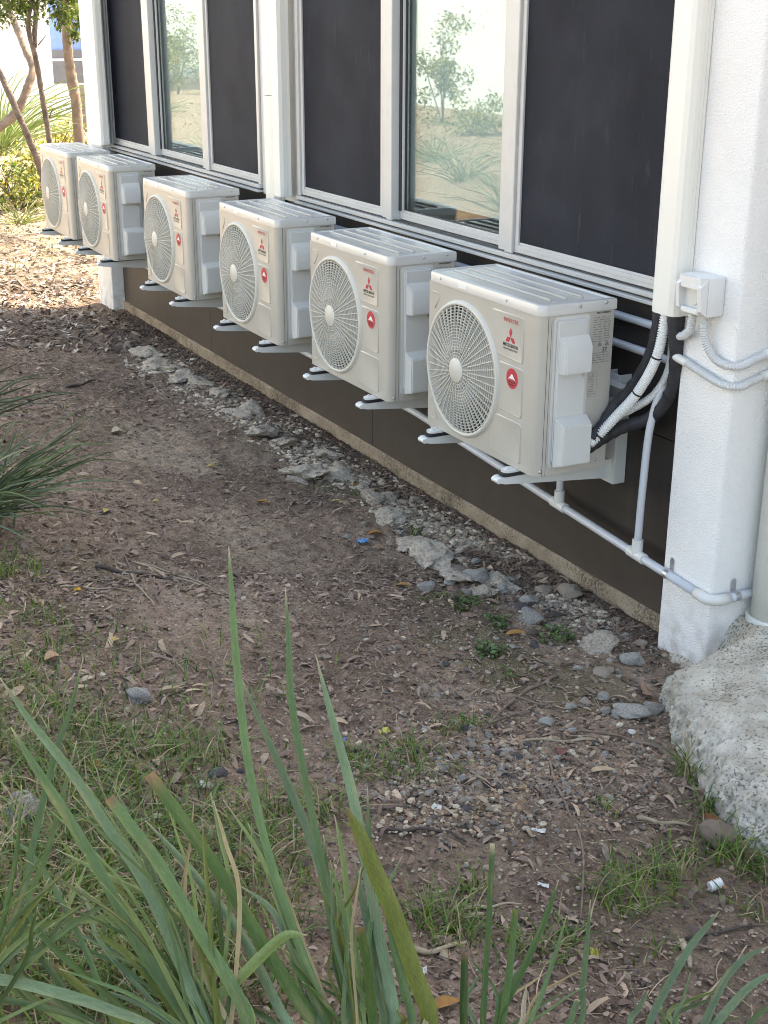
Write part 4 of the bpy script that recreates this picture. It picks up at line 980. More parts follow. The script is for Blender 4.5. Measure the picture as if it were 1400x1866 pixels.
t = MB(); t.prism([(-0.004, 1.322), (-0.028, 1.340), (-0.036, 1.42), (-0.004, 1.445)], -0.378, -0.362, 'y'); ip(t, 'hood_side', M['isolator'])
t = MB(); t.box((-0.026, -0.468, 1.326), (-0.004, -0.382, 1.345), 0.003); ip(t, 'hood_lip', M['isolator'])
t = MB(); t.lathe_x([(-0.004, 0.033), (-0.012, 0.032), (-0.013, 0.0005)], -0.425, 1.385, 28); dial = ip(t, 'dial', M['casing2'], auto=40)
t = MB(); t.prism([(-0.447+0.0, 1.412), (-0.435, 1.418), (-0.397, 1.358), (-0.409, 1.350)], -0.038, -0.0125, 'x'); o = t.build('lever', M['isolator'], dial); o.matrix_parent_inverse = inv2
t = MB(); q = MB(); q.lathe_x([(0.0005, 0.011), (-0.0012, 0.011), (-0.0012, 0.009), (0.0, 0.0005)], 0, 0, 18); t.add([(0.040+b, -0.4922+a, 1.385+c) for a, b, c in q.v], q.f); ip(t, 'knockout', M['isolator'])
t = MB(); t.add(*front_tex(*fit_text('OFF', 0.016, 0.006), -0.452, 1.362, -0.0048)); o = t.build('switch_marking', M['greyprint'], iso, recalc=False); o.matrix_parent_inverse = inv2
# ribbed conduits round the pillar
XP = 0.05
thing1(corr([(0.03, -0.385, 1.33), (0.03, -0.383, 1.29), (0.035, -0.372, 1.255), (0.040, -0.335, 1.225), (0.060, -0.282, 1.212), (0.12, -0.262, 1.212), (0.165, -0.26, 1.212)], 0.0135, 0.0065, 0.0017), 'ribbed_conduit', M['corr'], 'short grey ribbed conduit from the switch box back to the wall', 'conduit', 'ribbed conduits on the pillar')
YQ = -0.563-0.017
p2 = [(0.032, -0.438, 1.33), (0.034, -0.440, 1.28), (0.040, -0.452, 1.225), (0.045, -0.495, 1.178), (0.055, -0.552, 1.165), (0.085, YQ-0.004, 1.168), (0.14, YQ, 1.180), (0.19, YQ, 1.194)]
r1 = corr(p2, 0.0135, 0.0065, 0.0017); o1 = empty('ribbed_conduit', p2[0]); tag(o1, 'grey ribbed conduit dropping from the switch box and bending round the pillar corner', 'conduit', 'ribbed conduits on the pillar'); iv = Matrix.Translation(-o1.location)
mp_(r1, 'ribbed_tube', M['corr'], o1, False, iv=iv); mp_(MB().tube([(0.185, YQ, 1.193), (0.26, YQ, 1.212), (0.42, YQ, 1.25)], 0.0165, 14), 'coupler', M['fitting'], o1, iv=iv)
p3 = [(0.165, -0.262, 1.148), (0.10, -0.268, 1.146), (0.052, -0.285, 1.143), (0.047, -0.36, 1.131), (0.047, -0.45, 1.113), (0.050, -0.54, 1.098), (0.085, YQ-0.003, 1.096), (0.14, YQ, 1.107), (0.19, YQ, 1.118)]
o2 = empty('ribbed_conduit', p3[2]); tag(o2, 'lower grey ribbed conduit lying across the pillar from edge to edge', 'conduit', 'ribbed conduits on the pillar'); iv = Matrix.Translation(-o2.location)
mp_(corr(p3[3:], 0.0130, 0.0065, 0.0016), 'ribbed_tube', M['corr'], o2, False, iv=iv); mp_(MB().tube(crom(p3[:4], 8), 0.0150, 14), 'bend', M['fitting'], o2, iv=iv)
mp_(MB().tube([(0.185, YQ, 1.117), (0.26, YQ, 1.135), (0.42, YQ, 1.17)], 0.0165, 14), 'coupler', M['fitting'], o2, iv=iv)
# downpipe
dp = empty('downpipe', (0.292, -0.648, 0.05)); tag(dp, 'weathered cream round downpipe beside the stucco pillar', 'downpipe'); iv = Matrix.Translation(-dp.location)
mp_(MB().tube([(0.292, -0.648, z) for z in np.linspace(0.02, 3.98, 12)], 0.080, 32), 'pipe', M['downpipe'], dp, iv=iv)
t = MB(); n = 40
prof = [(0.0815, 0.165), (0.094, 0.165), (0.0955, 0.238), (0.092, 0.241), (0.0815, 0.241)]
vs = [(0.292+r*math.cos(2*math.pi*k/n), -0.648+r*math.sin(2*math.pi*k/n), z) for r, z in prof for k in range(n)]
t.add(vs, [(i*n+k, i*n+(k+1) % n, ((i+1) % 5)*n+(k+1) % n, ((i+1) % 5)*n+k) for i in range(5) for k in range(n)])
mp_(t, 'collar', M['ductcover'], dp, False, 40, iv)

# ------------------------------------------------------------------ rough concrete footing at the pillar
def footing():
    out = [(0.30, -0.28), (0.07, -0.285), (0.0, -0.37), (-0.03, -0.50), (-0.13, -0.585), (-0.21, -0.67), (-0.27, -0.77), (-0.36, -0.91), (-0.42, -1.05), (-0.48, -1.20), (-0.52, -1.33), (-0.50, -1.47), (-0.42, -1.64), (-0.2, -1.95), (0.15, -2.1), (0.39, -2.1), (0.39, -1.2), (0.39, -0.6), (0.39, -0.3)]
    cen = Vector((0.25, -0.80, 0))
    P = [Vector((a, b, 0)) for a, b in out]; P = crom(P+[P[0]], 22)[:-1]
    n = len(P); rings = 90; vs = []; fs = []
    for k in range(rings+1):
        f = k/rings
        for i, p_ in enumerate(P):
            if f < 0.28:      # ragged side face with an undercut
                g_ = f/0.28; q = cen+(p_-cen)*(0.93+0.075*math.sin(math.pi*min(1, g_*0.9+0.05)))
                z = -0.10+0.225*g_
            else:
                g_ = (f-0.28)/0.72; q = cen+(p_-cen)*(0.952*(1-g_)+0.001)
                e = 1-(1-g_)**2.6; z = 0.125+0.075*e
            dist = max(0.0, -(q.y+0.75)); z += -0.02*dist
            z -= 0.15*float(sstep(-0.74, -0.56, q.y))*float(1-sstep(0.07, 0.22, q.x))*(1 if z > 0 else 0); z += 0.012*float(sstep(-0.05, 0.25, q.x))*float(1-sstep(0.9, 1.5, -q.y))*(1 if f > .35 else 0)
            side_ = float(1-sstep(.30, .44, f)); f1 = mnoise.voronoi(Vector((q.x*27, q.y*27, z*27)))[0][0]; f2 = mnoise.voronoi(Vector((q.x*62, q.y*62, z*62)))[0][0]
            nn = mnoise.noise(Vector((q.x*7, q.y*7, z*7)))*0.020+(0.020*(.55-f1)+0.020*(.5-f2)+0.012*mnoise.noise(Vector((q.x*45, q.y*45, z*45))))*side_+(0.006*(.5-f2)+0.005*(.5-f1))*(1-side_)+mnoise.noise(Vector((q.x*90, q.y*90, z*90)))*0.005
            ragged = 1.0
            d = (p_-cen).normalized()
            q = q+d*nn*(1.0 if f < 0.4 else 0.3)
            vs.append((q.x, q.y, z+nn*0.7+0.02))
    for k in range(rings):
        for i in range(n): fs.append((k*n+i, k*n+(i+1) % n, (k+1)*n+(i+1) % n, (k+1)*n+i))
    t = MB(); t.add(vs, fs)
    return thing1(t, 'concrete_footing', M['footing'], 'rough speckled concrete footing swelling around the pillar and downpipe', 'footing', smooth=True)
footing()

# ------------------------------------------------------------------ stones
def rock_mesh(seed, mat, sub=3, ang=0.35, flat=0.75):
    bm = bmesh.new(); bmesh.ops.create_icosphere(bm, subdivisions=sub, radius=1.0)
    o = Vector((seed*3.7, seed*1.3, seed*7.1)); rg = random.Random(seed)
    planes = [(Vector((rg.gauss(0, 1), rg.gauss(0, 1), rg.gauss(0, 1))).normalized(), rg.uniform(0.55, 0.85)) for _ in range(9)]
    for v in bm.verts:
        p_ = v.co.copy()
        for nrm, dd in planes:
            k = p_.dot(nrm)
            if k > dd: p_ -= nrm*(k-dd)*0.9
        p_ *= 1+ang*mnoise.noise(p_*1.3+o)+0.13*mnoise.noise(p_*3.4+o)+0.05*mnoise.noise(p_*9+o)
        p_.z *= flat; v.co = p_
    me = bpy.data.meshes.new('stone'); bm.to_mesh(me); bm.free(); me.materials.append(mat)
    me.polygons.foreach_set('use_smooth', [True]*len(me.polygons))
    try: me.set_sharp_from_angle(angle=R(38))
    except Exception: pass
    return me
RM = {k: [rock_mesh(11*i+j*5+1, M['rock_'+k]) for j in range(4)] for i, k in enumerate(('grey', 'tan', 'white', 'dark'))}
RM['round'] = [rock_mesh(91, M['rock_round'], ang=0.22, flat=0.8)]
RM['spill'] = [rock_mesh(201+j, M['spill'], sub=4, ang=0.6, flat=0.55) for j in range(5)]
for me_ in RM['spill']:
    for v_ in me_.vertices:
        q_ = v_.co.copy(); v_.co = q_*(1+0.16*mnoise.noise(q_*5)+0.11*mnoise.noise(q_*11)+0.07*mnoise.noise(q_*23))
rk = random.Random(21)
def stone(px, py, wpx, kind, label, hr=0.6, sink=0.35, name='stone', cat='stone', group=None, asp=1.0, rot=None):
    g = G(px, py+wpx*0.12); dp_ = depth_of(g); r = 0.5*wpx*dp_/FPX
    o = link(name, rk.choice(RM[kind])); o.scale = (r, r*asp, r*hr); o.rotation_euler = (rk.uniform(-.25, .25), rk.uniform(-.25, .25), rk.uniform(0, 6.28) if rot is None else rot)
    o.location = (g.x, g.y, g.z+r*hr*(0.75-sink*1.5)); tag(o, label, cat, group); return o
named = [
 (255, 1268, 52, 'white', 'angular white and dark grey stone alone on the dirt at left', .75, .2),
 (45, 1468, 92, 'grey', 'large grey stone half hidden in grass at the left edge', .6, .3),
 (400, 1410, 40, 'dark', 'rounded dark stone beside two white chips', .75, .25),
 (1308, 1527, 72, 'round', 'smooth brown cobble beside the concrete footing', .8, .15),
 (1037, 1082, 50, 'tan', 'knobbly tan stone closest to the slab edge', .85, .15),
 (968, 1128, 48, 'grey', 'dark speckled grey stone above the green weeds', .85, .2),
 (992, 1076, 36, 'tan', 'flat tan stone just left of the knobbly one', .7, .25),
 (965, 1092, 44, 'white', 'pale lumpy stone in the rubble strip, left of the flat tan stone', .6, .3),
 (884, 1076, 48, 'spill', 'broad tan lump in the middle of the rubble strip', .6, .3),
 (776, 1071, 34, 'grey', 'speckled grey stone at the left end of the near rubble', .75, .2),
 (851, 1080, 24, 'grey', 'small grey stone between two larger rubble lumps', .8, .2),
 (820, 1063, 28, 'white', 'small pale angular stone near the speckled grey one', .7, .2),
 (868, 1045, 70, 'white', 'wide white crust of rubble beneath the near air conditioner', .4, .3),
 (952, 1104, 34, 'rock', 'bluish flat stone in the rubble strip', .4, .25),
 (1090, 1166, 70, 'spill', 'pale ledge-like stone below the end of the slab', .55, .3),
 (1150, 1202, 50, 'white', 'white and grey stone beside the footing', .8, .15),
 (1168, 1174, 24, 'tan', 'small tan stone above the white and grey stone', .8, .1),
 (1100, 1222, 44, 'tan', 'brown-tan stone half buried beside the footing', .6, .4),
 (1053, 1219, 20, 'white', 'small pale stone left of the half-buried brown-tan one', .7, .1),
 (1040, 1290, 28, 'white', 'small cream stone in a row with two others', .7, .1),
 (1066, 1279, 24, 'tan', 'tan oval stone at the upper end of the row of three', .6, .1),
 (1100, 1271, 30, 'white', 'cream stone right end of the row of three', .7, .1),
 (1148, 1290, 84, 'white', 'flat white and black slab of broken concrete', .35, .2),
 (1190, 1290, 44, 'grey', 'grey broken chunk against the footing', .7, .2),
 (1103, 1298, 20, 'grey', 'small round grey pebble beside the flat slab', .9, .1),
 (995, 1317, 30, 'white', 'cream stone above the gravel patch', .7, .1),
 (858, 1353, 18, 'grey', 'small round grey stone by the dry twig', .9, .1),
 (1107, 968, 20, 'tan', 'small tan stone against the slab edge', .7, .1),
 (1083, 1105, 18, 'tan', 'lone small tan stone on dark soil below the slab', .8, .1),
 (755, 912, 22, 'tan', 'small round tan stone in dead leaves near the slab', .8, .1),
 (632, 980, 15, 'white', 'tiny pale pebble left of the blue plastic', .8, .1),
 (790, 1012, 26, 'tan', 'tan stone beside the mid rubble', .7, .2),
]
for (px, py, wp_, kd, lab, hr, sk) in named:
    stone(px, py, wp_, 'dark' if kd == 'rock' else kd, lab, hr, sk)
# pale spilled cement in a broken line along the slab
sp = [(775, 1000, 90), (740, 985, 55), (660, 885, 42), (620, 862, 55), (560, 850, 75), (585, 822, 48), (520, 800, 55), (480, 778, 70), (440, 745, 60), (395, 712, 45), (360, 690, 48), (330, 680, 40), (285, 658, 52), (270, 640, 40), (690, 900, 60), (705, 935, 50), (830, 1035, 70), (910, 1055, 60), (545, 870, 40), (310, 668, 40)]
sp.sort(key=lambda q: -q[0])
ORD = ['first', 'second', 'third', 'fourth', 'fifth', 'sixth', 'seventh', 'eighth', 'ninth', 'tenth', 'eleventh', 'twelfth', 'thirteenth', 'fourteenth', 'fifteenth', 'sixteenth', 'seventeenth', 'eighteenth', 'nineteenth', 'twentieth']
for oi, (px, py, wp_) in enumerate(sp):
    o = stone(px, py, wp_*1.25, 'spill', ORD[oi]+' pale cement lump from the stucco pillar in the line along the slab', rk.uniform(.40, .56), .46, 'cement_lump', 'cement lump', 'cement lumps along the slab', asp=rk.uniform(0.55, 0.85), rot=R(rk.uniform(60, 120)))
    o.scale *= 1.2
# scattered small stones (counted pebbles around the near gravel)
for i in range(170):
    zone = rk.random()
    if zone < 0.55: px, py = rk.gauss(890, 120), rk.gauss(1410, 45)
    elif zone < 0.75: px, py = rk.uniform(720, 1180), rk.uniform(1150, 1330)
    elif zone < 0.9:
        t_ = rk.random(); px, py = 640+t_*480+rk.gauss(0, 25), 930+t_*230+rk.gauss(0, 28)
    else: px, py = rk.uniform(200, 1250), rk.uniform(1000, 1650)
    g = G(px, py)
    if g.x > 0.10: continue
    stone(px, py, rk.uniform(8, 22), rk.choice(['grey', 'tan', 'tan', 'white', 'white', 'dark']), 'small loose stone in the gravel patch' if zone < .55 else 'small loose stone between the weeds and the gravel patch' if zone < .75 else 'small loose stone among the rubble along the slab' if zone < .9 else 'small stone lying apart on the open dirt', rk.uniform(.5, .85), .2, 'small_stone', 'stone', 'small loose stones on the dirt')

# ------------------------------------------------------------------ pebble gravel, leaf litter (too many to count)
def scatter_pts(n, fx):
    out = []
    while len(out) < n:
        px, py = fx()
        if px < -250 or px > 1650 or py > 2300: continue
        g = G_fast(px, py)
        if g is None or g[0] > 0.13: continue
        if -0.56 > g[1] > -2.0 and g[0] > -0.42+(g[1]+1.4)*-0.45 and g[0] > -0.45: 
            if g[0] > -0.10-0.42*max(0, -(g[1]+0.6))/0.75: continue
        out.append(g)
    return out
def G_fast(px, py):
    d = ray(px, py)
    if d[2] > -0.02: return None
    t = (CAM[2]-0.1)/-d[2]
    for _ in range(7):
        q = CAM+d*t; h = gh(q[0], q[1]); t += (q[2]-h)/-d[2]*0.8
    q = CAM+d*t
    return (q[0], q[1], gh(q[0], q[1]))
def build_tinted(name, V, F, T, mat, label, cat, smooth=False, kind='stuff'):
    me = bpy.data.meshes.new(name); me.from_pydata(V, [], F); me.materials.append(mat); set_tint(me, T)
    if smooth: me.polygons.foreach_set('use_smooth', [True]*len(me.polygons))
    o = link(name, me); return tag(o, label, cat, kind=kind)
octv = [Vector(v) for v in ((1, 0, 0), (-1, 0, 0), (0, 1, 0), (0, -1, 0), (0, 0, 1), (0, 0, -1))]
_ico = bmesh.new(); bmesh.ops.create_icosphere(_ico, subdivisions=1, radius=1); _ico.verts.index_update()
icoV = [v.co.copy() for v in _ico.verts]; icoF = [tuple(v.index for v in f.verts) for f in _ico.faces]; _ico.free()
rp = random.Random(5)
V = []; F = []; T = []
pebcol = [(c_[0]*1.08, c_[1]*.98, c_[2]*.84) for c_ in [(0.33, 0.29, 0.24), (0.24, 0.20, 0.165), (0.17, 0.145, 0.13), (0.42, 0.39, 0.34), (0.12, 0.11, 0.11), (0.28, 0.20, 0.15), (0.20, 0.19, 0.185)]]
def gravel_px():
    z = rp.random()
    if z < .50: return rp.gauss(900, 130), rp.gauss(1420, 55)
    if z < .72: return rp.uniform(650, 1220), rp.uniform(1130, 1520)
    if z < .86:
        t_ = rp.random(); return 300+t_*850+rp.gauss(0, 30), 680+t_*520+rp.gauss(0, 32)
    return rp.uniform(0, 1400), rp.uniform(750, 1866)
for g in scatter_pts(4600, gravel_px):
    r = rp.choice((0.0035, 0.005, 0.0065, 0.009)); r *= rp.uniform(.7, 1.4); c = rp.choice(pebcol); k = rp.uniform(.75, 1.2)
    M3 = Matrix.Rotation(rp.uniform(0, 6.28), 3, 'Z') @ Matrix.Rotation(rp.uniform(-.5, .5), 3, 'X') @ Matrix.Diagonal((r*rp.uniform(.8, 1.5), r, r*rp.uniform(.45, .9)))
    b = len(V)
    for v in icoV:
        q = M3 @ (v*rp.uniform(.8, 1.15)); V.append((g[0]+q.x, g[1]+q.y, g[2]+q.z+r*0.25)); T.append((c[0]*k, c[1]*k, c[2]*k))
    F += [tuple(i+b for i in f) for f in icoF]
octF = [(0, 2, 4), (2, 1, 4), (1, 3, 4), (3, 0, 4), (2, 0, 5), (1, 2, 5), (3, 1, 5), (0, 3, 5)]
gritcol = [(0.42, 0.36, 0.28), (0.36, 0.28, 0.21), (0.09, 0.07, 0.06), (0.07, 0.055, 0.048), (0.12, 0.09, 0.075), (0.33, 0.26, 0.20), (0.24, 0.18, 0.14)]
def grit_px():
    return (rp.uniform(-30, 1330), rp.uniform(620, 1150)) if rp.random() < .5 else (rp.uniform(-30, 1420), rp.uniform(1000, 1866))
for g in scatter_pts(11000, grit_px):
    r = rp.uniform(.0022, .0062); c = rp.choice(gritcol); k = rp.uniform(.8, 1.2); b = len(V); a_ = rp.uniform(0, 6.28); ca, sa = math.cos(a_)*r, math.sin(a_)*r; e_ = rp.uniform(.6, 1.6)
    for v in octv: V.append((g[0]+(v.x*ca-v.y*sa*e_), g[1]+(v.x*sa+v.y*ca*e_), g[2]+v.z*r*.7+r*.4+.002)); T.append((c[0]*k, c[1]*k, c[2]*k))
    F += [tuple(i+b for i in f) for f in octF]
def kerb_px():
    t_ = rp.random(); return 225+t_*975+rp.gauss(0, 7), 565+t_*578+rp.gauss(0, 8)+8
for g in scatter_pts(2600, kerb_px):
    r = rp.uniform(.005, .017); c = rp.choice([(0.10, 0.072, 0.058), (0.13, 0.095, 0.077), (0.08, 0.058, 0.048)]); k = rp.uniform(.8, 1.2); b = len(V)
    for v in icoV: q = v*rp.uniform(.6, 1.25)*r; V.append((g[0]+q.x, g[1]+q.y, g[2]+q.z*.7)); T.append((c[0]*k, c[1]*k, c[2]*k))
    F += [tuple(i+b for i in f) for f in icoF]
def strip_px():
    t_ = rp.random(); return 255+t_*830+rp.gauss(0, 24), 645+t_*480+rp.gauss(0, 17)
crumb = [(c_[0]*1.06, c_[1]*.98, c_[2]*.86) for c_ in [(0.42, 0.38, 0.33), (0.50, 0.46, 0.41), (0.33, 0.29, 0.25), (0.27, 0.23, 0.195), (0.56, 0.53, 0.48)]]
for g in scatter_pts(5200, strip_px):
    if float(vnoise(g[0], g[1], 3.1, 77)) < -0.12: continue
    r = rp.uniform(.004, .016)*(1.5 if rp.random() < .1 else 1); c = rp.choice(crumb); k = rp.uniform(.75, 1.15)
    M3 = Matrix.Rotation(rp.uniform(0, 6.28), 3, 'Z') @ Matrix.Rotation(rp.uniform(-.5, .5), 3, 'X') @ Matrix.Diagonal((r*rp.uniform(.8, 1.7), r, r*rp.uniform(.4, .8)))
    b = len(V)
    for v in icoV:
        q = M3 @ (v*rp.uniform(.7, 1.2)); V.append((g[0]+q.x, g[1]+q.y, g[2]+q.z+r*0.15)); T.append((c[0]*k, c[1]*k, c[2]*k))
    F += [tuple(i+b for i in f) for f in icoF]
build_tinted('gravel', V, F, T, M['pebble'], 'fine mixed gravel scattered over the dirt', 'gravel')
V = []; F = []; T = []
litcol = [(c_[0]*1.72, c_[1]*1.54, c_[2]*1.36) for c_ in [(0.125, 0.098, 0.083), (0.095, 0.072, 0.062), (0.165, 0.13, 0.107), (0.21, 0.17, 0.135), (0.14, 0.118, 0.106), (0.26, 0.21, 0.165), (0.075, 0.06, 0.054), (0.18, 0.15, 0.13), (0.115, 0.085, 0.072)]]
litcol_sunlit = [(0.42, 0.35, 0.28), (0.34, 0.275, 0.22), (0.52, 0.45, 0.37), (0.27, 0.21, 0.17), (0.40, 0.32, 0.25), (0.22, 0.165, 0.135)]  # lighter tints: sunlight painted into the leaves on the sunny ground
def chip(g, L, W, c, up, curl, rg, dz=0.0):
    a = rg.uniform(0, 6.283); ti = rg.gauss(0, up); ro = rg.gauss(0, up*1.2)
    M3 = Matrix.Rotation(a, 3, 'Z') @ Matrix.Rotation(ti, 3, 'Y') @ Matrix.Rotation(ro, 3, 'X')
    b = len(V); k = rg.uniform(.75, 1.3); col_ = (c[0]*k, c[1]*k, c[2]*k)
    sh = rg.uniform(.35, .8); bend = rg.uniform(-.25, .25)
    blunt = rg.random() < .5
    for (u, w_) in ((-1, rg.uniform(.4, .9) if blunt else .12), (-0.45, rg.uniform(.65, 1)), (0.15, 1.0), (0.62, sh), (1, rg.uniform(.3, .8) if blunt else .10)):
        zz = curl*L*(1-u*u)*0.5; off = bend*L*0.5*u*u
        for s in (-1, 1):
            q = M3 @ Vector((u*L*.5, s*w_*W*.5+off, zz+abs(s)*0.12*W*rg.uniform(0, 1)))
            V.append((g[0]+q.x, g[1]+q.y, g[2]+q.z+0.004+dz)); T.append(col_)
    for i in range(4): F.append((b+2*i, b+2*i+1, b+2*i+3, b+2*i+2))
rl = random.Random(9)
def lit_px():
    z = rl.random()
    if z < .42: return rl.uniform(-40, 1300), rl.uniform(600, 1100)
    if z < .62: return rl.uniform(-60, 1400), rl.uniform(1050, 1480)
    if z < .74: return rl.uniform(-60, 1450), rl.uniform(1400, 1950)
    if z < .86: return rl.uniform(-60, 420), rl.uniform(560, 760)
    t_ = rl.random(); return 200+t_*950+rl.gauss(0, 22), 580+t_*555+rl.gauss(0, 20)+12
for g in scatter_pts(36000, lit_px):
    # bare trodden patches carry less litter
    bare = float(vnoise(g[0], g[1], 1.4, 31))
    if bare > 0.12 and rl.random() < 0.65: continue
    s = rl.random(); 
    dk = litcol[0:3]+litcol[4:5]+litcol[6:]
    if s < .55: chip(g, rl.uniform(.006, .022), rl.uniform(.003, .010), rl.choice(dk), .25, rl.uniform(-.1, .25), rl)
    elif s < .80: chip(g, rl.uniform(.018, .045), rl.uniform(.006, .018), rl.choice(dk), .22, rl.uniform(-.15, .35), rl)
    elif s < .87: chip(g, rl.uniform(.02, .085), rl.uniform(.008, .024), rl.choice(litcol), .25, rl.uniform(-.2, .45), rl)
    else: chip(g, rl.uniform(.03, .12), rl.uniform(.0015, .0032), rl.choice(litcol[:6]), .12, rl.uniform(-.1, .1), rl, 0.003)
# deep curled leaves on the sunny ground beyond the building and on the bank opposite
for i in range(15000):
    z = rl.random()
    if z < .62: x, y = rl.uniform(-2.6, 4.0), 6.9+abs(rl.gauss(0, 4.0))
    elif z < .75: x, y = rl.uniform(-2.2, 0.1), rl.uniform(5.2, 8)
    else: x, y = rl.uniform(-9, -4), rl.uniform(3, 22)
    if x > 0.0 and y < 7.1: continue
    g = (x, y, gh(x, y))
    chip(g, rl.uniform(.04, .11), rl.uniform(.014, .034), rl.choice(litcol_sunlit if y > 7 or x < -4 else litcol_sunlit[1:]+litcol[:5]), .3, rl.uniform(-.2, .5), rl, rl.uniform(0, .012))
build_tinted('leaf_litter', V, F, T, M['litter'], 'brown bark chips and dead leaves strewn over the dirt', 'leaf litter')

# ------------------------------------------------------------------ single fallen leaves that stand out
def leaf_blade(L, W, curl, bend, seg=8):
    vs = []; fs = []
    for i in range(seg+1):
        u = i/seg; w_ = math.sin(math.pi*min(1, u**0.8*0.97+0.015))**0.9*W*0.5+0.0006
        x = (u-.5)*L; yo = bend*L*(u-.5)**2; z = curl*L*math.sin(math.pi*u)
        vs += [(x, yo-w_, z+w_*0.5), (x, yo, z), (x, yo+w_, z+w_*0.5)]
    for i in range(seg):
        for k in range(2): fs.append((i*3+k, i*3+k+1, (i+1)*3+k+1, (i+1)*3+k))
    return vs, fs
def fleaf(px, py, lpx, wpx, rot, rgb, label, curl=.08, bend=.3):
    g = G(px, py); s = depth_of(g)/FPX; vs, fs = leaf_blade(lpx*s, wpx*s*1.5, curl, bend)
    me = bpy.data.meshes.new('fallen_leaf'); me.from_pydata(vs, [], fs); me.materials.append(M['litter']); set_tint(me, [rgb]*len(vs)); me.polygons.foreach_set('use_smooth', [True]*len(fs))
    o = link('fallen_leaf', me); o.location = (g.x, g.y, g.z+0.009); o.rotation_euler = (rk.uniform(-.15, .15), rk.uniform(-.1, .1), -YAW+R(rot)); tag(o, label, 'leaf', 'single fallen leaves')
ORA = (0.33, 0.17, 0.055); YEL = (0.46, 0.33, 0.11); TAN = (0.42, 0.31, 0.20); RED = (0.20, 0.085, 0.07); BRN = (0.26, 0.165, 0.10)
for a in [
 (940, 1160, 40, 9, 5, ORA, 'orange-brown leaf lying between two patches of weeds'),
 (1098, 1412, 56, 12, 8, TAN, 'long pale tan leaf at the right end of the gravel'),
 (480, 920, 28, 8, -8, ORA, 'small orange leaf on bare dirt left of the blue plastic'),
 (388, 852, 20, 6, 35, YEL, 'small yellow leaf on the pale bare patch'),
 (735, 1072, 30, 9, -15, ORA, 'orange leaf left of the speckled grey stone'),
 (685, 978, 30, 14, 10, ORA, 'orange leaf above the blue plastic'),
 (690, 1003, 22, 9, 0, BRN, 'brown leaf right of the blue plastic'),
 (700, 935, 22, 9, 20, YEL, 'golden leaf in the dead leaves near the slab'),
 (615, 918, 26, 6, -5, YEL, 'thin golden leaf left of the rubble strip'),
 (650, 888, 16, 9, 60, ORA, 'small orange leaf among the cement lumps'),
 (312, 1262, 42, 8, 14, TAN, 'narrow tan leaf right of the white and dark stone'),
 (365, 1256, 30, 7, 5, TAN, 'narrow pale leaf in the middle of the dirt path'),
 (212, 1232, 40, 8, -5, BRN, 'brown leaf above the white and dark stone'),
 (98, 1205, 32, 22, 30, (0.40, 0.26, 0.15), 'broad tan leaf at the left among grass'),
 (160, 1243, 24, 9, 40, (0.46, 0.38, 0.25), 'cream leaf at the edge of the grass'),
 (175, 1405, 36, 16, 25, ORA, 'crumpled orange leaf in the lower left grass'),
 (1025, 1376, 24, 14, 70, RED, 'dark red-brown leaf lying in the gravel'),
 (1178, 1268, 14, 40, 10, (0.27, 0.17, 0.12), 'brown leaf standing near the broken slab'),
 (1297, 1498, 30, 16, 40, (0.30, 0.10, 0.05), 'rust red leaf behind the brown cobble'),
 (815, 1840, 60, 22, 25, ORA, 'large orange-brown leaf at the bottom of the picture'),
 (1305, 1620, 36, 14, -30, ORA, 'orange leaf beside the white ribbed offcut'),
 (700, 1605, 60, 12, 30, (0.13, 0.10, 0.09), 'dark curled leaf near the foot of the tall leaves'),
 (250, 885, 18, 9, -20, TAN, 'small pale leaf on the left of the bare patch'),
 (215, 790, 22, 14, 25, (0.45, 0.37, 0.27), 'cream crumpled leaf on the dark dirt'),
 (285, 918, 14, 8, 10, YEL, 'small yellow leaf in the middle of the path'),
 (195, 934, 14, 9, 70, YEL, 'small round yellowish leaf low on the path'),
 (50, 728, 22, 10, 0, (0.36, 0.17, 0.12), 'pinkish leaf beside the left grass clump'),
 (143, 1080, 14, 9, 20, (0.62, 0.33, 0.03), 'bright orange scrap of leaf on the path'),
 (212, 1170, 12, 9, 60, YEL, 'small yellow curled leaf in the path centre'),
 (1130, 1300, 38, 10, -40, (0.25, 0.16, 0.10), 'brown leaf on the flat broken slab'),
 (975, 1160, 30, 12, 0, (0.10, 0.07, 0.06), 'dark leaf below the speckled stone'),
 (1015, 1130, 50, 14, 15, (0.085, 0.065, 0.058), 'dark curled leaf above the second weed patch'),
]: fleaf(*a)

# ------------------------------------------------------------------ twigs and straw
def twig(pts, wpx, mat, label, name='twig', lift=0.008, forks=()):
    P3 = [G(px, py, lift) for px, py in pts]; s = depth_of(P3[0])/FPX*wpx*0.5
    pp = crom(P3, 6); pp = [q+Vector((0, 0, 0.004*math.sin(i*0.9))) for i, q in enumerate(pp)]
    n = len(pp); t = MB(); t.tube(pp, [s*(1-0.55*i/n)*(1+0.15*math.sin(i*2.1)) for i in range(n)], 6)
    for f in forks:
        q = crom([G(px, py, lift+0.006) for px, py in f], 4); t.tube(q, [s*.6*(1-0.6*i/len(q)) for i in range(len(q))], 5)
    thing1(t, name, mat, label, 'twig', 'twigs on the ground', smooth=True)
twig([(1015, 1235), (985, 1250), (940, 1275), (890, 1325), (850, 1365)], 7, M['twig'], 'forked dry twig running down towards the gravel', forks=[[(985, 1250), (970, 1238), (955, 1236)], [(940, 1275), (985, 1290), (1005, 1287)], [(890, 1325), (930, 1310), (970, 1300)]])
twig([(1003, 1393), (1012, 1430), (1040, 1490), (1060, 1540), (1063, 1600), (1058, 1680)], 6, M['twig'], 'long thin curved twig crossing the dirt below the gravel')
twig([(1200, 1367), (1150, 1352), (1090, 1338), (1040, 1338), (1010, 1342)], 7, M['twig'], 'brown twig lying between gravel and footing')
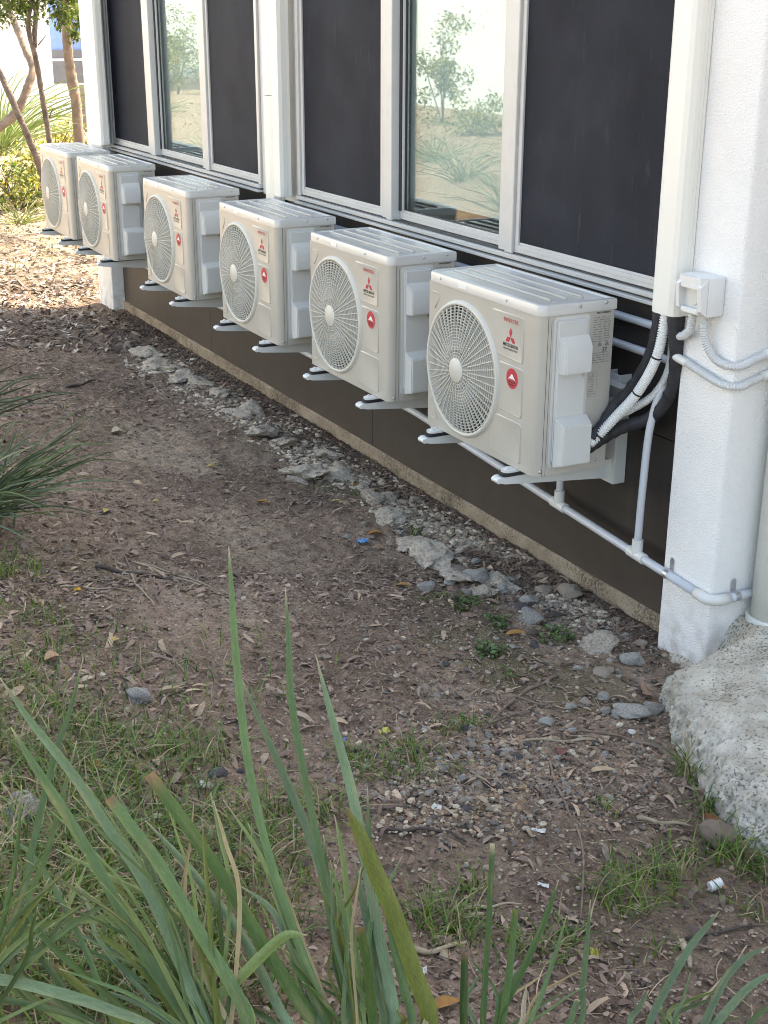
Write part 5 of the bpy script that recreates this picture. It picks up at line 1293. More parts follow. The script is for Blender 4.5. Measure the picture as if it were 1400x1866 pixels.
twig([(1085, 1352), (1020, 1353), (940, 1352)], 6, M['straw'], 'pale straight straw under the brown twig', 'straw')
twig([(175, 1035), (230, 1046), (300, 1056), (330, 1062)], 8, M['twig_dark'], 'dark bent twig at the foot of the left grass clump')
twig([(245, 1028), (320, 1055), (380, 1075), (425, 1088)], 4, M['straw'], 'long pale straw pointing right from the left grass clump', 'straw')
twig([(255, 1030), (330, 1052), (400, 1080), (432, 1090)], 3, M['straw'], 'second pale straw beside the long one', 'straw')
twig([(110, 1072), (180, 1075), (250, 1080)], 4, M['straw'], 'pale straw lying flat below the dark bent twig', 'straw')
twig([(240, 1050), (248, 1068), (268, 1088), (282, 1106)], 5, M['straw'], 'short pale straw standing off the dark twig', 'straw')
twig([(210, 970), (225, 1010), (240, 1045)], 4, M['twig'], 'thin twig on the path above the straws')
twig([(123, 708), (150, 702), (173, 693)], 6, M['twig_dark'], 'short dark stick on the far part of the path')
twig([(280, 702), (295, 720), (312, 735), (318, 752)], 4, M['twig'], 'curved thin twig on the far part of the path', forks=[[(295, 720), (310, 726), (316, 738)]])
twig([(690, 1518), (740, 1516), (800, 1517), (830, 1526), (850, 1540)], 8, M['twig_dark'], 'dark stick lying below the gravel')
twig([(1035, 1720), (1080, 1690), (1060, 1690), (1000, 1700)], 5, M['twig'], 'bent twig right of the yellow scrap')
twig([(850, 1660), (900, 1655), (950, 1650)], 7, M['straw'], 'pale straw behind the short cut leaves', 'straw')
twig([(1280, 1830), (1340, 1760), (1365, 1720)], 6, M['straw'], 'pale twig at the lower right', 'straw', forks=[[(1310, 1795), (1350, 1830), (1375, 1850)]])
twig([(1250, 1715), (1320, 1700), (1395, 1690)], 7, M['twig_dark'], 'dark twig at the right edge')
twig([(1130, 1490), (1148, 1470), (1175, 1452)], 6, M['twig_dark'], 'short dark twig left of the brown cobble')
twig([(1160, 1495), (1210, 1503), (1262, 1508)], 9, M['straw'], 'flat pale bark strip left of the brown cobble', 'bark_strip')
twig([(740, 1735), (790, 1738), (850, 1720)], 14, M['straw'], 'thick pale bark strip right of the tall leaves', 'bark_strip')
twig([(1240, 1722), (1252, 1740), (1258, 1765)], 16, M['straw'], 'short pale wood piece at the lower right', 'bark_strip')

# ------------------------------------------------------------------ scraps of rubbish
def scrap(px, py, wpx, hpx, mat, label, name, cat, seed):
    g = G(px, py); s = depth_of(g)/FPX*.72; rg = random.Random(seed); t = MB(); n = 6; vs = []; fs = []
    for i in range(n+1):
        for j in range(4):
            vs.append(((i/n-.5)*wpx*s+rg.uniform(-.07, .07)*wpx*s, (j/3-.5)*hpx*s*1.6*rg.uniform(.5, 1.2), rg.uniform(0, .9)*hpx*s*(1 if 0 < j < 3 else .3)+0.005))
    for i in range(n):
        for j in range(3): fs.append((i*4+j, i*4+j+1, (i+1)*4+j+1, (i+1)*4+j))
    t.add(vs, fs); o = t.build(name, mat, None); o.location = g; o.rotation_euler.z = -YAW+rg.uniform(-.4, .4); tag(o, label, cat); return o
scrap(661, 989, 26, 14, M['blueplastic'], 'crumpled blue plastic scrap near the rubble strip', 'plastic_scrap', 'plastic scrap', 1)
scrap(700, 1336, 30, 13, M['yellowplastic'], 'yellow plastic tape scrap in the middle of the dirt', 'plastic_scrap', 'plastic scrap', 2)
scrap(1084, 1742, 22, 24, M['yellowplastic'], 'crumpled yellow scrap behind the short cut leaves', 'plastic_scrap', 'plastic scrap', 3)
scrap(981, 1517, 36, 11, M['whiteplastic'], 'white torn strip just below the gravel', 'plastic_scrap', 'plastic scrap', 4)
scrap(990, 1616, 30, 8, M['whiteplastic'], 'white strip lower on the dirt, above the cut leaves', 'plastic_scrap', 'plastic scrap', 5)
scrap(770, 1775, 22, 22, M['whiteplastic'], 'crumpled white paper beside the tall leaves', 'paper_scrap', 'paper', 6)
scrap(797, 1475, 26, 15, M['whiteplastic'], 'white chip at the left of the gravel', 'plaster_chip', 'chip', 7)
scrap(629, 1352, 8, 12, M['blueplastic'], 'tiny dark blue scrap behind the tall leaves', 'plastic_scrap', 'plastic scrap', 8)
def disc(px, py, wpx, mat, label, tilt=0.3, name='bottle_cap'):
    g = G(px, py); s = depth_of(g)/FPX; r = wpx*s*.5; n = 20; t = MB(); vs = []; fs = []
    for (k, z) in ((1, 0), (1, .28), (.9, .34), (.82, .34), (.8, .22), (.02, .22)):
        vs += [(r*k*math.cos(6.2832*i/n), r*k*math.sin(6.2832*i/n), r*z) for i in range(n)]
    for a in range(5):
        for i in range(n): fs.append((a*n+i, a*n+(i+1) % n, (a+1)*n+(i+1) % n, (a+1)*n+i))
    t.add(vs, fs); o = t.build(name, mat, None); o.location = (g.x, g.y, g.z+.006); o.rotation_euler = (tilt, 0, 1); tag(o, label, 'disc')
disc(1151, 1337, 15, M['whiteplastic'], 'white plastic cap lying beside the footing', .1)
disc(370, 1433, 16, M['whiteplastic'], 'white disc chip leaning beside the dark rounded stone', .9, 'plastic_disc')
disc(383, 1436, 16, M['rock_white'], 'cream disc chip next to the white one', .8, 'plastic_disc')
g = G(1303, 1622); s = depth_of(g)/FPX; ax = Vector((1, -0.15, 0.12)).normalized()
thing1(corr([g+Vector((0, 0, .016))-ax*12*s, g+Vector((0, 0, .017)), g+Vector((0, 0, .019))+ax*12*s], 0.0125, .0058, .0022), 'conduit_offcut', M['corrw'], 'short white ribbed conduit offcut lying on the dirt at right', 'conduit')

# ------------------------------------------------------------------ short grass (uncountable)
V = []; F = []; T = []
rgs = random.Random(33)
grcol = [(0.082, 0.160, 0.022), (0.060, 0.130, 0.020), (0.115, 0.190, 0.030), (0.15, 0.20, 0.045), (0.32, 0.26, 0.15), (0.048, 0.105, 0.020)]
def grass_blade(x, y, L, W, lean, az, c):
    z0 = gh(x, y)-0.004
    d = Vector((math.cos(az), math.sin(az), 0)); sd_ = Vector((-d.y, d.x, 0)); b = len(V); k = rgs.uniform(.75, 1.3)
    for i in range(4):
        u = i/3; p_ = Vector((x, y, z0))+d*(L*lean*u*u)+Vector((0, 0, L*(u-lean*0.45*u*u))); w_ = W*.5*(1-u**1.6)+0.0004
        for s in (-1, 1): q = p_+sd_*s*w_; V.append(q[:]); T.append((c[0]*k, c[1]*k, c[2]*k))
    for i in range(3): F.append((b+2*i, b+2*i+1, b+2*i+3, b+2*i+2))
def tuft(px, py, rad, n, L, dry=.20):
    g = G_fast(px, py)
    for _ in range(int(n*(.62 if px < 620 else .75))):
        a = rgs.uniform(0, 6.283); r = rad*1.1*rgs.random()**.75; x, y = g[0]+r*math.cos(a), g[1]+r*math.sin(a)
        if x > 0.12: continue
        c = grcol[4] if rgs.random() < dry else rgs.choice(grcol[:4]+grcol[5:])
        grass_blade(x, y, L*rgs.uniform(.4, 1.25), rgs.uniform(.0025, .006), rgs.uniform(.3, 1.5), rgs.uniform(0, 6.283), c)
for (px, py, rad, n, L) in [(1160, 1610, .10, 130, .10), (1215, 1590, .08, 90, .09), (1130, 1650, .08, 90, .10), (1330, 1560, .09, 120, .11), (1380, 1590, .08, 80, .10), (1250, 1570, .06, 50, .08), (1290, 1480, .05, 40, .12), (1265, 1420, .05, 50, .15), (1250, 1395, .04, 25, .12),
    (760, 1390, .12, 110, .08), (700, 1400, .1, 80, .08), (740, 1365, .06, 40, .07), (850, 1320, .06, 50, .07), (820, 1330, .05, 40, .08),
    (830, 1690, .10, 110, .09), (780, 1670, .08, 70, .09), (860, 1620, .05, 40, .09), (960, 1730, .08, 60, .08), (1040, 1720, .08, 60, .08),
    (300, 1370, .16, 190, .10), (220, 1385, .15, 160, .10), (360, 1375, .10, 100, .09), (130, 1380, .15, 150, .10),
    (170, 1320, .10, 90, .09), (70, 1290, .15, 150, .10), (30, 1230, .15, 130, .10), (60, 1120, .12, 90, .09), (20, 1040, .12, 110, .12), (90, 1180, .12, 80, .08),
    (450, 1500, .14, 130, .10), (540, 1480, .12, 90, .10), (480, 1560, .12, 100, .11), (400, 1580, .2, 150, .11), (610, 1470, .08, 60, .09), (640, 1380, .06, 40, .08),
    (600, 890, .10, 40, .05), (640, 900, .08, 30, .05), (480, 870, .1, 30, .05), (150, 770, .2, 50, .06), (200, 800, .2, 40, .06), (760, 975, .05, 40, .06), (800, 1090, .10, 60, .05), (870, 1095, .1, 60, .045),
    (100, 1430, .2, 200, .12), (200, 1480, .2, 200, .12), (320, 1500, .2, 180, .12), (60, 1560, .25, 260, .14), (180, 1600, .25, 260, .14), (300, 1640, .25, 240, .13), (90, 1700, .25, 260, .15), (240, 1740, .25, 240, .14), (380, 1720, .2, 160, .12), (60, 1820, .2, 200, .15), (200, 1840, .2, 200, .15), (330, 1830, .2, 150, .14), (-40, 1400, .3, 200, .13), (520, 1650, .15, 90, .11), (1100, 1480, .05, 20, .06), (1360, 1660, .08, 40, .07), (1200, 1740, .08, 30, .07)]:
    tuft(px, py, rad, n, L)
for _ in range(1500):     # thin stray blades everywhere on the lower left
    px, py = rgs.gauss(150, 220), rgs.uniform(1150, 1860)
    if px > 640: continue
    g = G_fast(px, py); grass_blade(g[0], g[1], rgs.uniform(.03, .11), rgs.uniform(.002, .005), rgs.uniform(.4, 1.2), rgs.uniform(0, 6.28), rgs.choice(grcol))
for _ in range(900):      # sparse grass in the sun beyond the building
    x, y = rgs.gauss(-0.6, 1.0), rgs.uniform(8.5, 15)
    grass_blade(x, y, rgs.uniform(.05, .14), rgs.uniform(.004, .009), rgs.uniform(.3, 1.1), rgs.uniform(0, 6.28), rgs.choice(grcol[2:5]))
build_tinted('grass', V, F, T, M['leaf'], 'short patchy grass growing through the dirt', 'grass')

# ------------------------------------------------------------------ broad-leaved weeds
def weed(px, py, rad, n, label, seed):
    g = G(px, py); rg = random.Random(seed); root = empty('weed', g); tag(root, label, 'weed', 'low weeds below the rubble')
    t = MB(); tn = []
    stems = MB()
    for i in range(n):
        a = rg.uniform(0, 6.283); r = rad*math.sqrt(rg.random()); x, y = r*math.cos(a), r*math.sin(a); z = gh(g.x+x, g.y+y)-g.z+rg.uniform(.008, .028)
        L = rg.uniform(.012, .026); W = L*rg.uniform(.6, .85); M3 = Matrix.Rotation(rg.uniform(0, 6.28), 3, 'Z') @ Matrix.Rotation(rg.gauss(0, .35), 3, 'Y') @ Matrix.Rotation(rg.gauss(0, .3), 3, 'X')
        out = []
        pts = [(0, 0), (.25, .38), (.6, .5), (.9, .3), (1, 0), (.9, -.3), (.6, -.5), (.25, -.38)]
        vs = [Vector((x, y, z))+M3 @ Vector((u*L, v*W, .25*abs(v)*W)) for u, v in pts]+[Vector((x, y, z))+M3 @ Vector((.5*L, 0, -.02*L))]
        t.add(vs, [(k, (k+1) % 8, 8) for k in range(8)])
        k = rg.uniform(.7, 1.25); c = rg.choice([(.09, .15, .05), (.075, .125, .045), (.12, .18, .06)]); tn += [(c[0]*k, c[1]*k, c[2]*k)]*9
        stems.tube([(x*.9, y*.9, z-.028), (x, y, z)], .0012, 4)
    me = t.mesh('foliage', M['leaf'], recalc=False); set_tint(me, tn); o = link('foliage', me, root)
    sm = stems.mesh('stem', M['leaf'], recalc=False); set_tint(sm, [(.09, .12, .05)]*len(sm.vertices)); link('stem', sm, root)
weed(1012, 1163, .075, 75, 'low green weed closest to the slab, under the dark curled leaves', 1)
weed(905, 1136, .06, 55, 'low green weed left of the orange-brown leaf', 2)
weed(893, 1190, .06, 60, 'low green weed nearest the camera of the three patches', 3)
weed(845, 1105, .06, 45, 'sparse small weed just below the rubble lumps', 4)
weed(925, 1233, .025, 10, 'tiny weed alone on dark mossy soil', 5)

# ------------------------------------------------------------------ strap-leaved plants
def strap(parent, pts, w0, colr, tipcol, rg, name='leaf', fold=.25, trunc=False, twist=0.0, n=8):
    fold = rg.choice((-1, 1, 1))*rg.uniform(.3, .6); kc = rg.uniform(.78, 1.25); colr = [c_*kc for c_ in colr]
    P3 = crom(pts, n); k = len(P3); vs = []; tn = []; fs = []
    side = None
    for i, p_ in enumerate(P3):
        u = i/(k-1); t = (P3[min(i+1, k-1)]-P3[max(i-1, 0)]).normalized()
        view = (Vector(CAM)-p_).normalized(); q = Matrix.Rotation(twist*(0.3+u), 3, t)
        sd_ = (q @ t.cross(view)).normalized(); nn = sd_.cross(t).normalized()
        w_ = w0*.5*((0.75+0.35*math.sin(math.pi*min(1, u*1.15+.1))) if u < .55 else (1.06-1.03*((u-.55)/.45)**3.2 if not trunc else 1.04-0.25*(u-.55)))
        w_ = max(w_, 0.0008); jag = (rg.uniform(-.3, .3)*w_ if (trunc and i == k-1) else 0)
        vs += [p_-sd_*w_+nn*w_*fold+t*jag, p_-sd_*w_*.5+nn*w_*fold*.4, p_, p_+sd_*w_*.5+nn*w_*fold*.4, p_+sd_*w_+nn*w_*fold-t*jag]
        m_ = max(0, (u-.93)/.07) if trunc else max(0, (u-.935)/.065); m_ = m_**1.2
        low = max(0, 1-u/.18)*.35
        for s in range(5):
            e = 1+(.10 if s in (0, 4) else (-.06 if s == 2 else 0))
            c = [colr[j]*e*(1-m_)+tipcol[j]*m_ for j in range(3)]; dry = max(0, mnoise.noise(Vector((u*5+w0*900, s*.6, kc*40)))-.30)*1.6; c = [c[j]*(1-dry)+(.26, .22, .10)[j]*dry for j in range(3)]; c = [c[j]*(1-low)+(.20, .21, .10)[j]*low for j in range(3)]; tn.append(c)
    for i in range(k-1):
        for s in range(4): fs.append((i*5+s, i*5+s+1, (i+1)*5+s+1, (i+1)*5+s))
    me = bpy.data.meshes.new(name); me.from_pydata([v[:] for v in vs], [], fs); me.materials.append(M['strap']); set_tint(me, tn)
    va = me.attributes.new('vein', 'FLOAT_VECTOR', 'POINT'); off = rg.uniform(0, 50)
    va.data.foreach_set('vector', np.array([(s_/4+off, off+i_*0.35, off) for i_ in range(k) for s_ in range(5)], np.float32).ravel())
    if True:
        me.polygons.foreach_set('use_smooth', [True]*len(fs))
    o = link(name, me, parent); o.matrix_parent_inverse = Matrix.Translation(-parent.location); return o
GR = (0.094, 0.152, 0.060); BL = (0.130, 0.190, 0.102); DK = (0.056, 0.100, 0.027); LG = (0.165, 0.220, 0.080); YG = (0.120, 0.142, 0.030)
STRAW = (0.45, 0.38, 0.25); BRT = (0.22, 0.13, 0.07)
rs_ = random.Random(77)
def clump(name, basepx, label):
    g = G(*basepx); root = empty(name, g); tag(root, label, 'plant', 'strap-leaved plants'); return root, g
def put(root, g, pts, wpx, colr, tip=STRAW, trunc=False, lean=0.0, dep=None, twist=None, spread=.05, fold=.25):
    # pts: photo points from tip to the lowest seen; leaf then runs on to the crown of the clump
    d0 = depth_of(g); n = len(pts); P3 = []
    low = pts[-1]; dl = d0 if dep is None else dep
    for i, (px, py) in enumerate(pts[::-1]):
        f = i/max(1, n-1); P3.append(D(px, py, dl+lean*f))
    base = Vector((g.x+rs_.uniform(-spread, spread), g.y+rs_.uniform(-spread, spread), g.z-.02))
    w = 0.72*wpx*dl/FPX
    mid = P3[0].lerp(base, .5)
    strap(root, [base, mid]+P3, w, colr, tip, rs_, trunc=trunc, twist=rs_.uniform(-.35, .35) if twist is None else twist, fold=fold)
rA, gA = clump('strap_leaf_plant', (660, 2030), 'large clump of tall strap leaves in the bottom middle')
rA2, gA2 = clump('strap_leaf_plant', (400, 2010), 'clump of strap leaves leaning left in the bottom left')
for a in [
 ([(417, 995), (422, 1080), (430, 1200), (452, 1390), (490, 1560), (545, 1720), (600, 1866)], 21, GR, STRAW, False, .10),
 ([(428, 1210), (488, 1345), (552, 1490), (592, 1600), (628, 1730), (660, 1866)], 23, BL, STRAW, False, .15),
 ([(520, 1070), (526, 1160), (530, 1260), (548, 1380), (572, 1500), (605, 1680), (640, 1866)], 19, GR, STRAW, False, .12),
 ([(575, 1192), (608, 1320), (640, 1440), (664, 1560), (690, 1700), (720, 1866)], 27, BL, STRAW, False, .18),
 ([(272, 1410), (345, 1510), (420, 1620), (500, 1755), (575, 1866)], 33, DK, BRT, True, .02),
 ([(265, 1495), (330, 1565), (400, 1650), (450, 1720), (500, 1820), (530, 1870)], 24, BL, STRAW, False, .2),
 ([(407, 1457), (470, 1550), (515, 1660), (545, 1790), (560, 1866)], 15, LG, STRAW, False, .25),
 ([(452, 1500), (480, 1560), (520, 1660), (560, 1800), (580, 1866)], 14, GR, STRAW, False, .25),
 ([(632, 1472), (655, 1520), (685, 1590), (720, 1672), (755, 1775), (782, 1866)], 42, YG, BRT, False, -.03),
 ([(610, 1485), (625, 1560), (640, 1680), (655, 1780), (662, 1866)], 17, LG, STRAW, False, .1),
 ([(670, 1435), (674, 1540), (680, 1680), (690, 1800), (700, 1866)], 20, GR, STRAW, False, .1),
 ([(645, 1560), (665, 1660), (690, 1760), (715, 1866)], 22, BL, STRAW, False, .1),
 ([(700, 1640), (715, 1720), (735, 1800), (750, 1866)], 22, GR, STRAW, False, .0),
 ([(560, 1704), (520, 1706), (475, 1745), (420, 1800), (340, 1868)], 27, LG, STRAW, False, -.06),
 ([(440, 1615), (490, 1650), (520, 1700), (560, 1790), (590, 1866)], 20, BL, STRAW, False, .22),
 ([(590, 1520), (600, 1620), (620, 1740), (640, 1866)], 14, DK, STRAW, False, .2),
 ([(345, 1780), (400, 1800), (460, 1840), (500, 1868)], 18, GR, STRAW, False, .1),
 ([(520, 1740), (560, 1790), (590, 1840), (600, 1868)], 24, DK, STRAW, False, .0),
 ([(655, 1690), (668, 1760), (680, 1866)], 26, DK, BRT, True, -.05),
 ([(760, 1760), (768, 1800), (775, 1866)], 14, (0.25, .22, .12), STRAW, False, .1),
]: put(rA, gA, a[0], a[1], a[2], a[3], a[4], a[5])
for a in [
 ([(0, 1235), (60, 1318), (130, 1405), (200, 1510), (262, 1605), (310, 1710), (372, 1866)], 26, BL, STRAW, False, .05),
 ([(20, 1325), (60, 1392), (120, 1485), (182, 1590), (260, 1735), (345, 1866)], 27, GR, STRAW, False, .03),
 ([(198, 1455), (240, 1510), (285, 1570), (360, 1695), (450, 1860)], 31, GR, BRT, True, .02),
 ([(102, 1547), (190, 1592), (300, 1650), (380, 1728), (430, 1800), (460, 1868)], 17, LG, STRAW, False, .12),
 ([(152, 1200), (130, 1290), (100, 1380), (75, 1480), (50, 1600), (30, 1760)], 17, GR, STRAW, False, .22),
 ([(280, 1692), (210, 1676), (100, 1682), (0, 1712), (-60, 1740)], 18, LG, STRAW, False, .1),
 ([(135, 1608), (190, 1655), (250, 1715), (300, 1800), (330, 1868)], 12, LG, STRAW, False, .15),
 ([(155, 1690), (220, 1730), (270, 1780), (330, 1868)], 20, YG, STRAW, False, .1),
 ([(0, 1515), (60, 1560), (110, 1640), (160, 1740), (210, 1866)], 14, GR, STRAW, False, .2),
 ([(100, 1760), (150, 1800), (230, 1868)], 20, YG, BRT, True, .05),
 ([(-10, 1680), (50, 1720), (110, 1790), (150, 1866)], 16, GR, STRAW, False, .1),
 ([(165, 1560), (130, 1640), (90, 1720), (40, 1800)], 13, LG, STRAW, False, .2),
 ([(140, 1350), (115, 1450), (85, 1560), (60, 1680)], 14, DK, STRAW, False, .3),
]: put(rA2, gA2, a[0], a[1], a[2], a[3], a[4], a[5])
rA3, gA3 = clump('strap_leaf_plant', (-120, 1960), 'strap leaves arching in from the bottom left corner')
for a in [
 ([(300, 1880), (250, 1858), (125, 1815), (0, 1785), (-80, 1790)], 27, BL, STRAW, False, .0),
 ([(180, 1870), (100, 1842), (0, 1822), (-70, 1830)], 16, GR, STRAW, False, .05),
 ([(230, 1640), (170, 1660), (60, 1740), (-40, 1830)], 14, GR, STRAW, False, .15),
 ([(90, 1600), (50, 1680), (0, 1760), (-60, 1840)], 14, DK, STRAW, False, .1),
 ([(40, 1430), (30, 1560), (0, 1700), (-50, 1850)], 14, DK, STRAW, False, .2),
]: put(rA3, gA3, a[0], a[1], a[2], a[3], a[4], a[5])
rB, gB = clump('strap_leaf_plant', (910, 2000), 'short clump of cut strap leaves right of the tall clump')
for a in [
 ([(897, 1537), (894, 1600), (890, 1690), (884, 1780), (880, 1866)], 15, DK, STRAW, True, .1),
 ([(1018, 1604), (1000, 1660), (975, 1720), (940, 1795), (906, 1866)], 17, DK, STRAW, False, .1),
 ([(939, 1656), (932, 1730), (924, 1800), (914, 1866)], 19, DK, YG, True, .05),
 ([(846, 1738), (845, 1800), (845, 1866)], 20, DK, BRT, True, .0),
 ([(1033, 1668), (1012, 1740), (985, 1820), (966, 1866)], 12, GR, STRAW, False, .1),
 ([(960, 1795), (955, 1830), (950, 1866)], 12, STRAW, STRAW, False, .05),
 ([(1076, 1640), (1070, 1720), (1062, 1800), (1056, 1866)], 14, GR, STRAW, False, .1),
 ([(1052, 1820), (1045, 1840), (1035, 1866)], 16, GR, STRAW, True, .05),
]: put(rB, gB, a[0], a[1], a[2], a[3], a[4], a[5])
rC, gC = clump('strap_leaf_plant', (1220, 1985), 'strap leaves fanning out in the bottom right corner')
for a in [
 ([(1310, 1661), (1285, 1692), (1255, 1730), (1215, 1800), (1184, 1866)], 18, BL, STRAW, False, .1),
 ([(1400, 1725), (1360, 1745), (1325, 1780), (1300, 1830), (1284, 1866)], 18, BL, STRAW, False, .1),
 ([(1420, 1765), (1370, 1795), (1335, 1830), (1305, 1866)], 20, BL, STRAW, False, .08),
 ([(1258, 1773), (1245, 1820), (1230, 1866)], 8, GR, STRAW, False, .1),
 ([(1182, 1805), (1165, 1835), (1148, 1866)], 15, BL, STRAW, False, .1),
 ([(1205, 1835), (1210, 1850), (1212, 1868)], 10, DK, STRAW, True, .05),
 ([(1420, 1820), (1380, 1850), (1350, 1880)], 14, GR, STRAW, False, .05),
]: put(rC, gC, a[0], a[1], a[2], a[3], a[4], a[5])
# thinner blades filling the clumps
rf_ = random.Random(55)
for (root_, g_, nn_, xr, yr) in ((rA, gA, 26, (480, 760), (1560, 1840)), (rA2, gA2, 46, (0, 420), (1420, 1830)), (rA3, gA3, 22, (-40, 200), (1500, 1820)), (rB, gB, 7, (820, 1080), (1720, 1850)), (rC, gC, 6, (1150, 1400), (1760, 1860))):
    d0 = depth_of(g_)
    for _ in range(nn_):
        tx, ty = rf_.uniform(*xr), rf_.uniform(*yr); bx, by = 700+np.dot(np.array(g_)-CAM, RGT)/d0*FPX, 1900
        mx_, my_ = tx+(bx-tx)*.5+rf_.gauss(0, 25), ty+(by-ty)*.42
        put(root_, g_, [(tx, ty), (tx+(mx_-tx)*.45, ty+(my_-ty)*.40), (mx_, my_), (bx+(mx_-bx)*.25+rf_.gauss(0, 15), by)], rf_.choice((7, 9, 11, 13)), rf_.choice((GR, BL, DK, LG, YG, GR, LG, (.30, .24, .13))), STRAW, False, rf_.uniform(-.05, .3), spread=.09, twist=rf_.uniform(-.8, .8))
# tussock at the left edge
def tussock(name, g, n, L, wid, label, cols, seed, az=None, group='grass tussocks', droop=.42, cat='grass clump'):
    rg = random.Random(seed); root = empty(name, g); tag(root, label, cat, group)
    for i in range(n):
        a = rg.uniform(0, 6.283) if az is None else rg.gauss(az[0], az[1]); l_ = L*rg.uniform(.55, 1.15); el = rg.uniform(.5, 1.42)
        d = Vector((math.cos(a), math.sin(a), 0)); b = g+Vector((rg.gauss(0, .05), rg.gauss(0, .05), -.01)); P3 = []
        for k in range(5):
            u = k/4; P3.append(b+d*(l_*math.cos(el)*u+l_*.22*u*u)+Vector((0, 0, l_*math.sin(el)*u-l_*droop*u*u*math.sin(el)*rg.uniform(.7, 1.1)-(.06*l_*u*u))))
        for q in P3[1:]: q.z = max(q.z, gh(q.x, q.y)+.012)
        c = rg.choice(cols); k = rg.uniform(.75, 1.25)
        strap(root, P3, wid*rg.uniform(.7, 1.2), [c[0]*k, c[1]*k, c[2]*k], STRAW, rg, twist=rg.uniform(-.9, .9), n=4, fold=.3)
    return root
gT = G(-60, 960); tussock('grass_tussock', gT, 260, .66, .0085, 'dark green arching grass clump at the left edge', [(.075, .105, .055), (.095, .13, .07), (.15, .17, .09), (.06, .085, .045), (.10, .145, .06)], 4)
gT2 = G(-110, 800); tussock('grass_tussock', gT2, 90, .62, .0085, 'darker grass clump behind the one at the left edge', [(.055, .085, .045), (.07, .105, .055)], 8)

# ------------------------------------------------------------------ trees and shrubs beyond the building
def leaf_cloud(cen, rad, n, L, cols, seed, hollow=.35, squash=1.0, V=None, F=None, T=None, clump_n=14):
    rg = random.Random(seed); cl = []
    for _ in range(clump_n):
        v = Vector((rg.gauss(0, 1), rg.gauss(0, 1), rg.gauss(0, 1))).normalized()*rad*rg.uniform(hollow, .95); v.z *= squash; cl.append((Vector(cen)+v, rad*rg.uniform(.16, .34), rg.uniform(.75, 1.25)))
    for _ in range(n):
        c, r, k = rg.choice(cl); p_ = c+Vector((rg.gauss(0, .6), rg.gauss(0, .6), rg.gauss(0, .5)))*r
        M3 = Matrix.Rotation(rg.uniform(0, 6.28), 3, 'Z') @ Matrix.Rotation(rg.gauss(.3, .6), 3, 'Y') @ Matrix.Rotation(rg.gauss(0, .5), 3, 'X'); l_ = L*rg.uniform(.6, 1.3); b = len(V)
        for (u, w_) in ((0, 0), (.45, .22), (1, 0), (.45, -.22)):
            q = p_+M3 @ Vector((u*l_, w_*l_, -.12*l_*u*u)); V.append(q[:])
        cc = rg.choice(cols); kk = k*rg.uniform(.8, 1.2); T += [(cc[0]*kk, cc[1]*kk, cc[2]*kk)]*4
        F.append((b, b+1, b+2, b+3))
def tree(name, label, trunks, clouds, bark, leafcols, L, seed, group='trees beyond the building'):
    base = trunks[0][0][0]; root = empty(name, base); tag(root, label, 'tree', group); iv = Matrix.Translation(-Vector(base))
    for j, (pts, r0, r1) in enumerate(trunks):
        P3 = crom(pts, 8); k = len(P3); rg = random.Random(seed+j)
        o = MB().tube(P3, [(r0+(r1-r0)*i/(k-1))*.68*(1+.10*rg.uniform(-1, 1)) for i in range(k)], 12).build('trunk' if j == 0 else 'branch', bark, root, True); o.matrix_parent_inverse = iv
    if clouds:
        V, F, T = [], [], []
        for q, (c, r, n, sq) in enumerate(clouds): leaf_cloud(c, r, n, L, leafcols, seed*13+q, V=V, F=F, T=T, squash=sq)
        me = bpy.data.meshes.new('crown'); me.from_pydata(V, [], F); me.materials.append(M['foliage']); set_tint(me, T); o = link('crown', me, root); o.matrix_parent_inverse = iv
    return root
def gz(v): return Vector((v.x, v.y, gh(v.x, v.y)-.05))
TG = [(.055, .095, .03), (.075, .12, .035), (.045, .075, .03), (.10, .13, .045)]
# leaning dark trunk at the left, thin dark trunk, stout trunk, leaning pale trunk
Y1 = 11.0
a0 = gz(AtY(95, 400, Y1)); tree('leaning_tree', 'dark thin tree trunk leaning left, nearest the far air conditioner', [([a0, AtY(80, 330, Y1), AtY(60, 270, Y1), AtY(32, 205, Y1), AtY(8, 150, Y1+.1), AtY(-15, 100, Y1+.3), AtY(-30, 20, Y1+.5), AtY(-20, -120, Y1+.8)], .062, .035), ([AtY(-30, 20, Y1+.5), AtY(-60, -60, Y1+.6), AtY(-70, -160, Y1+.4)], .03, .012)],
     [(AtY(-60, -190, Y1+.6), .9, 900, .8), (AtY(-130, -90, Y1+.9), .7, 600, .7)], M['bark'], TG, .075, 3)
Y2 = 12.5
a0 = gz(AtY(100, 350, Y2)); tree('slender_tree', 'slender dark tree trunk forking near the top, left of the stout one', [([a0, AtY(95, 300, Y2), AtY(88, 240, Y2), AtY(78, 180, Y2), AtY(66, 110, Y2), AtY(52, 50, Y2), AtY(58, 0, Y2), AtY(64, -80, Y2)], .060, .032), ([AtY(62, 85, Y2), AtY(64, 50, Y2+.1), AtY(70, 0, Y2+.2), AtY(95, -90, Y2+.3)], .05, .03), ([AtY(70, 82, Y2), AtY(78, 72, Y2-.1), AtY(84, 64, Y2-.2)], .012, .005), ([AtY(90, 215, Y2), AtY(96, 200, Y2), AtY(104, 196, Y2)], .012, .004)],
     [(AtY(30, -20, Y2), .42, 900, .7), (AtY(100, 10, Y2), .38, 700, .7), (AtY(60, -90, Y2), .8, 1100, .8), (AtY(10, 8, Y2+.6), .38, 500, .6), (AtY(130, -70, Y2+.4), .7, 800, .8)], M['bark'], TG, .07, 5)
Y3 = 14.5
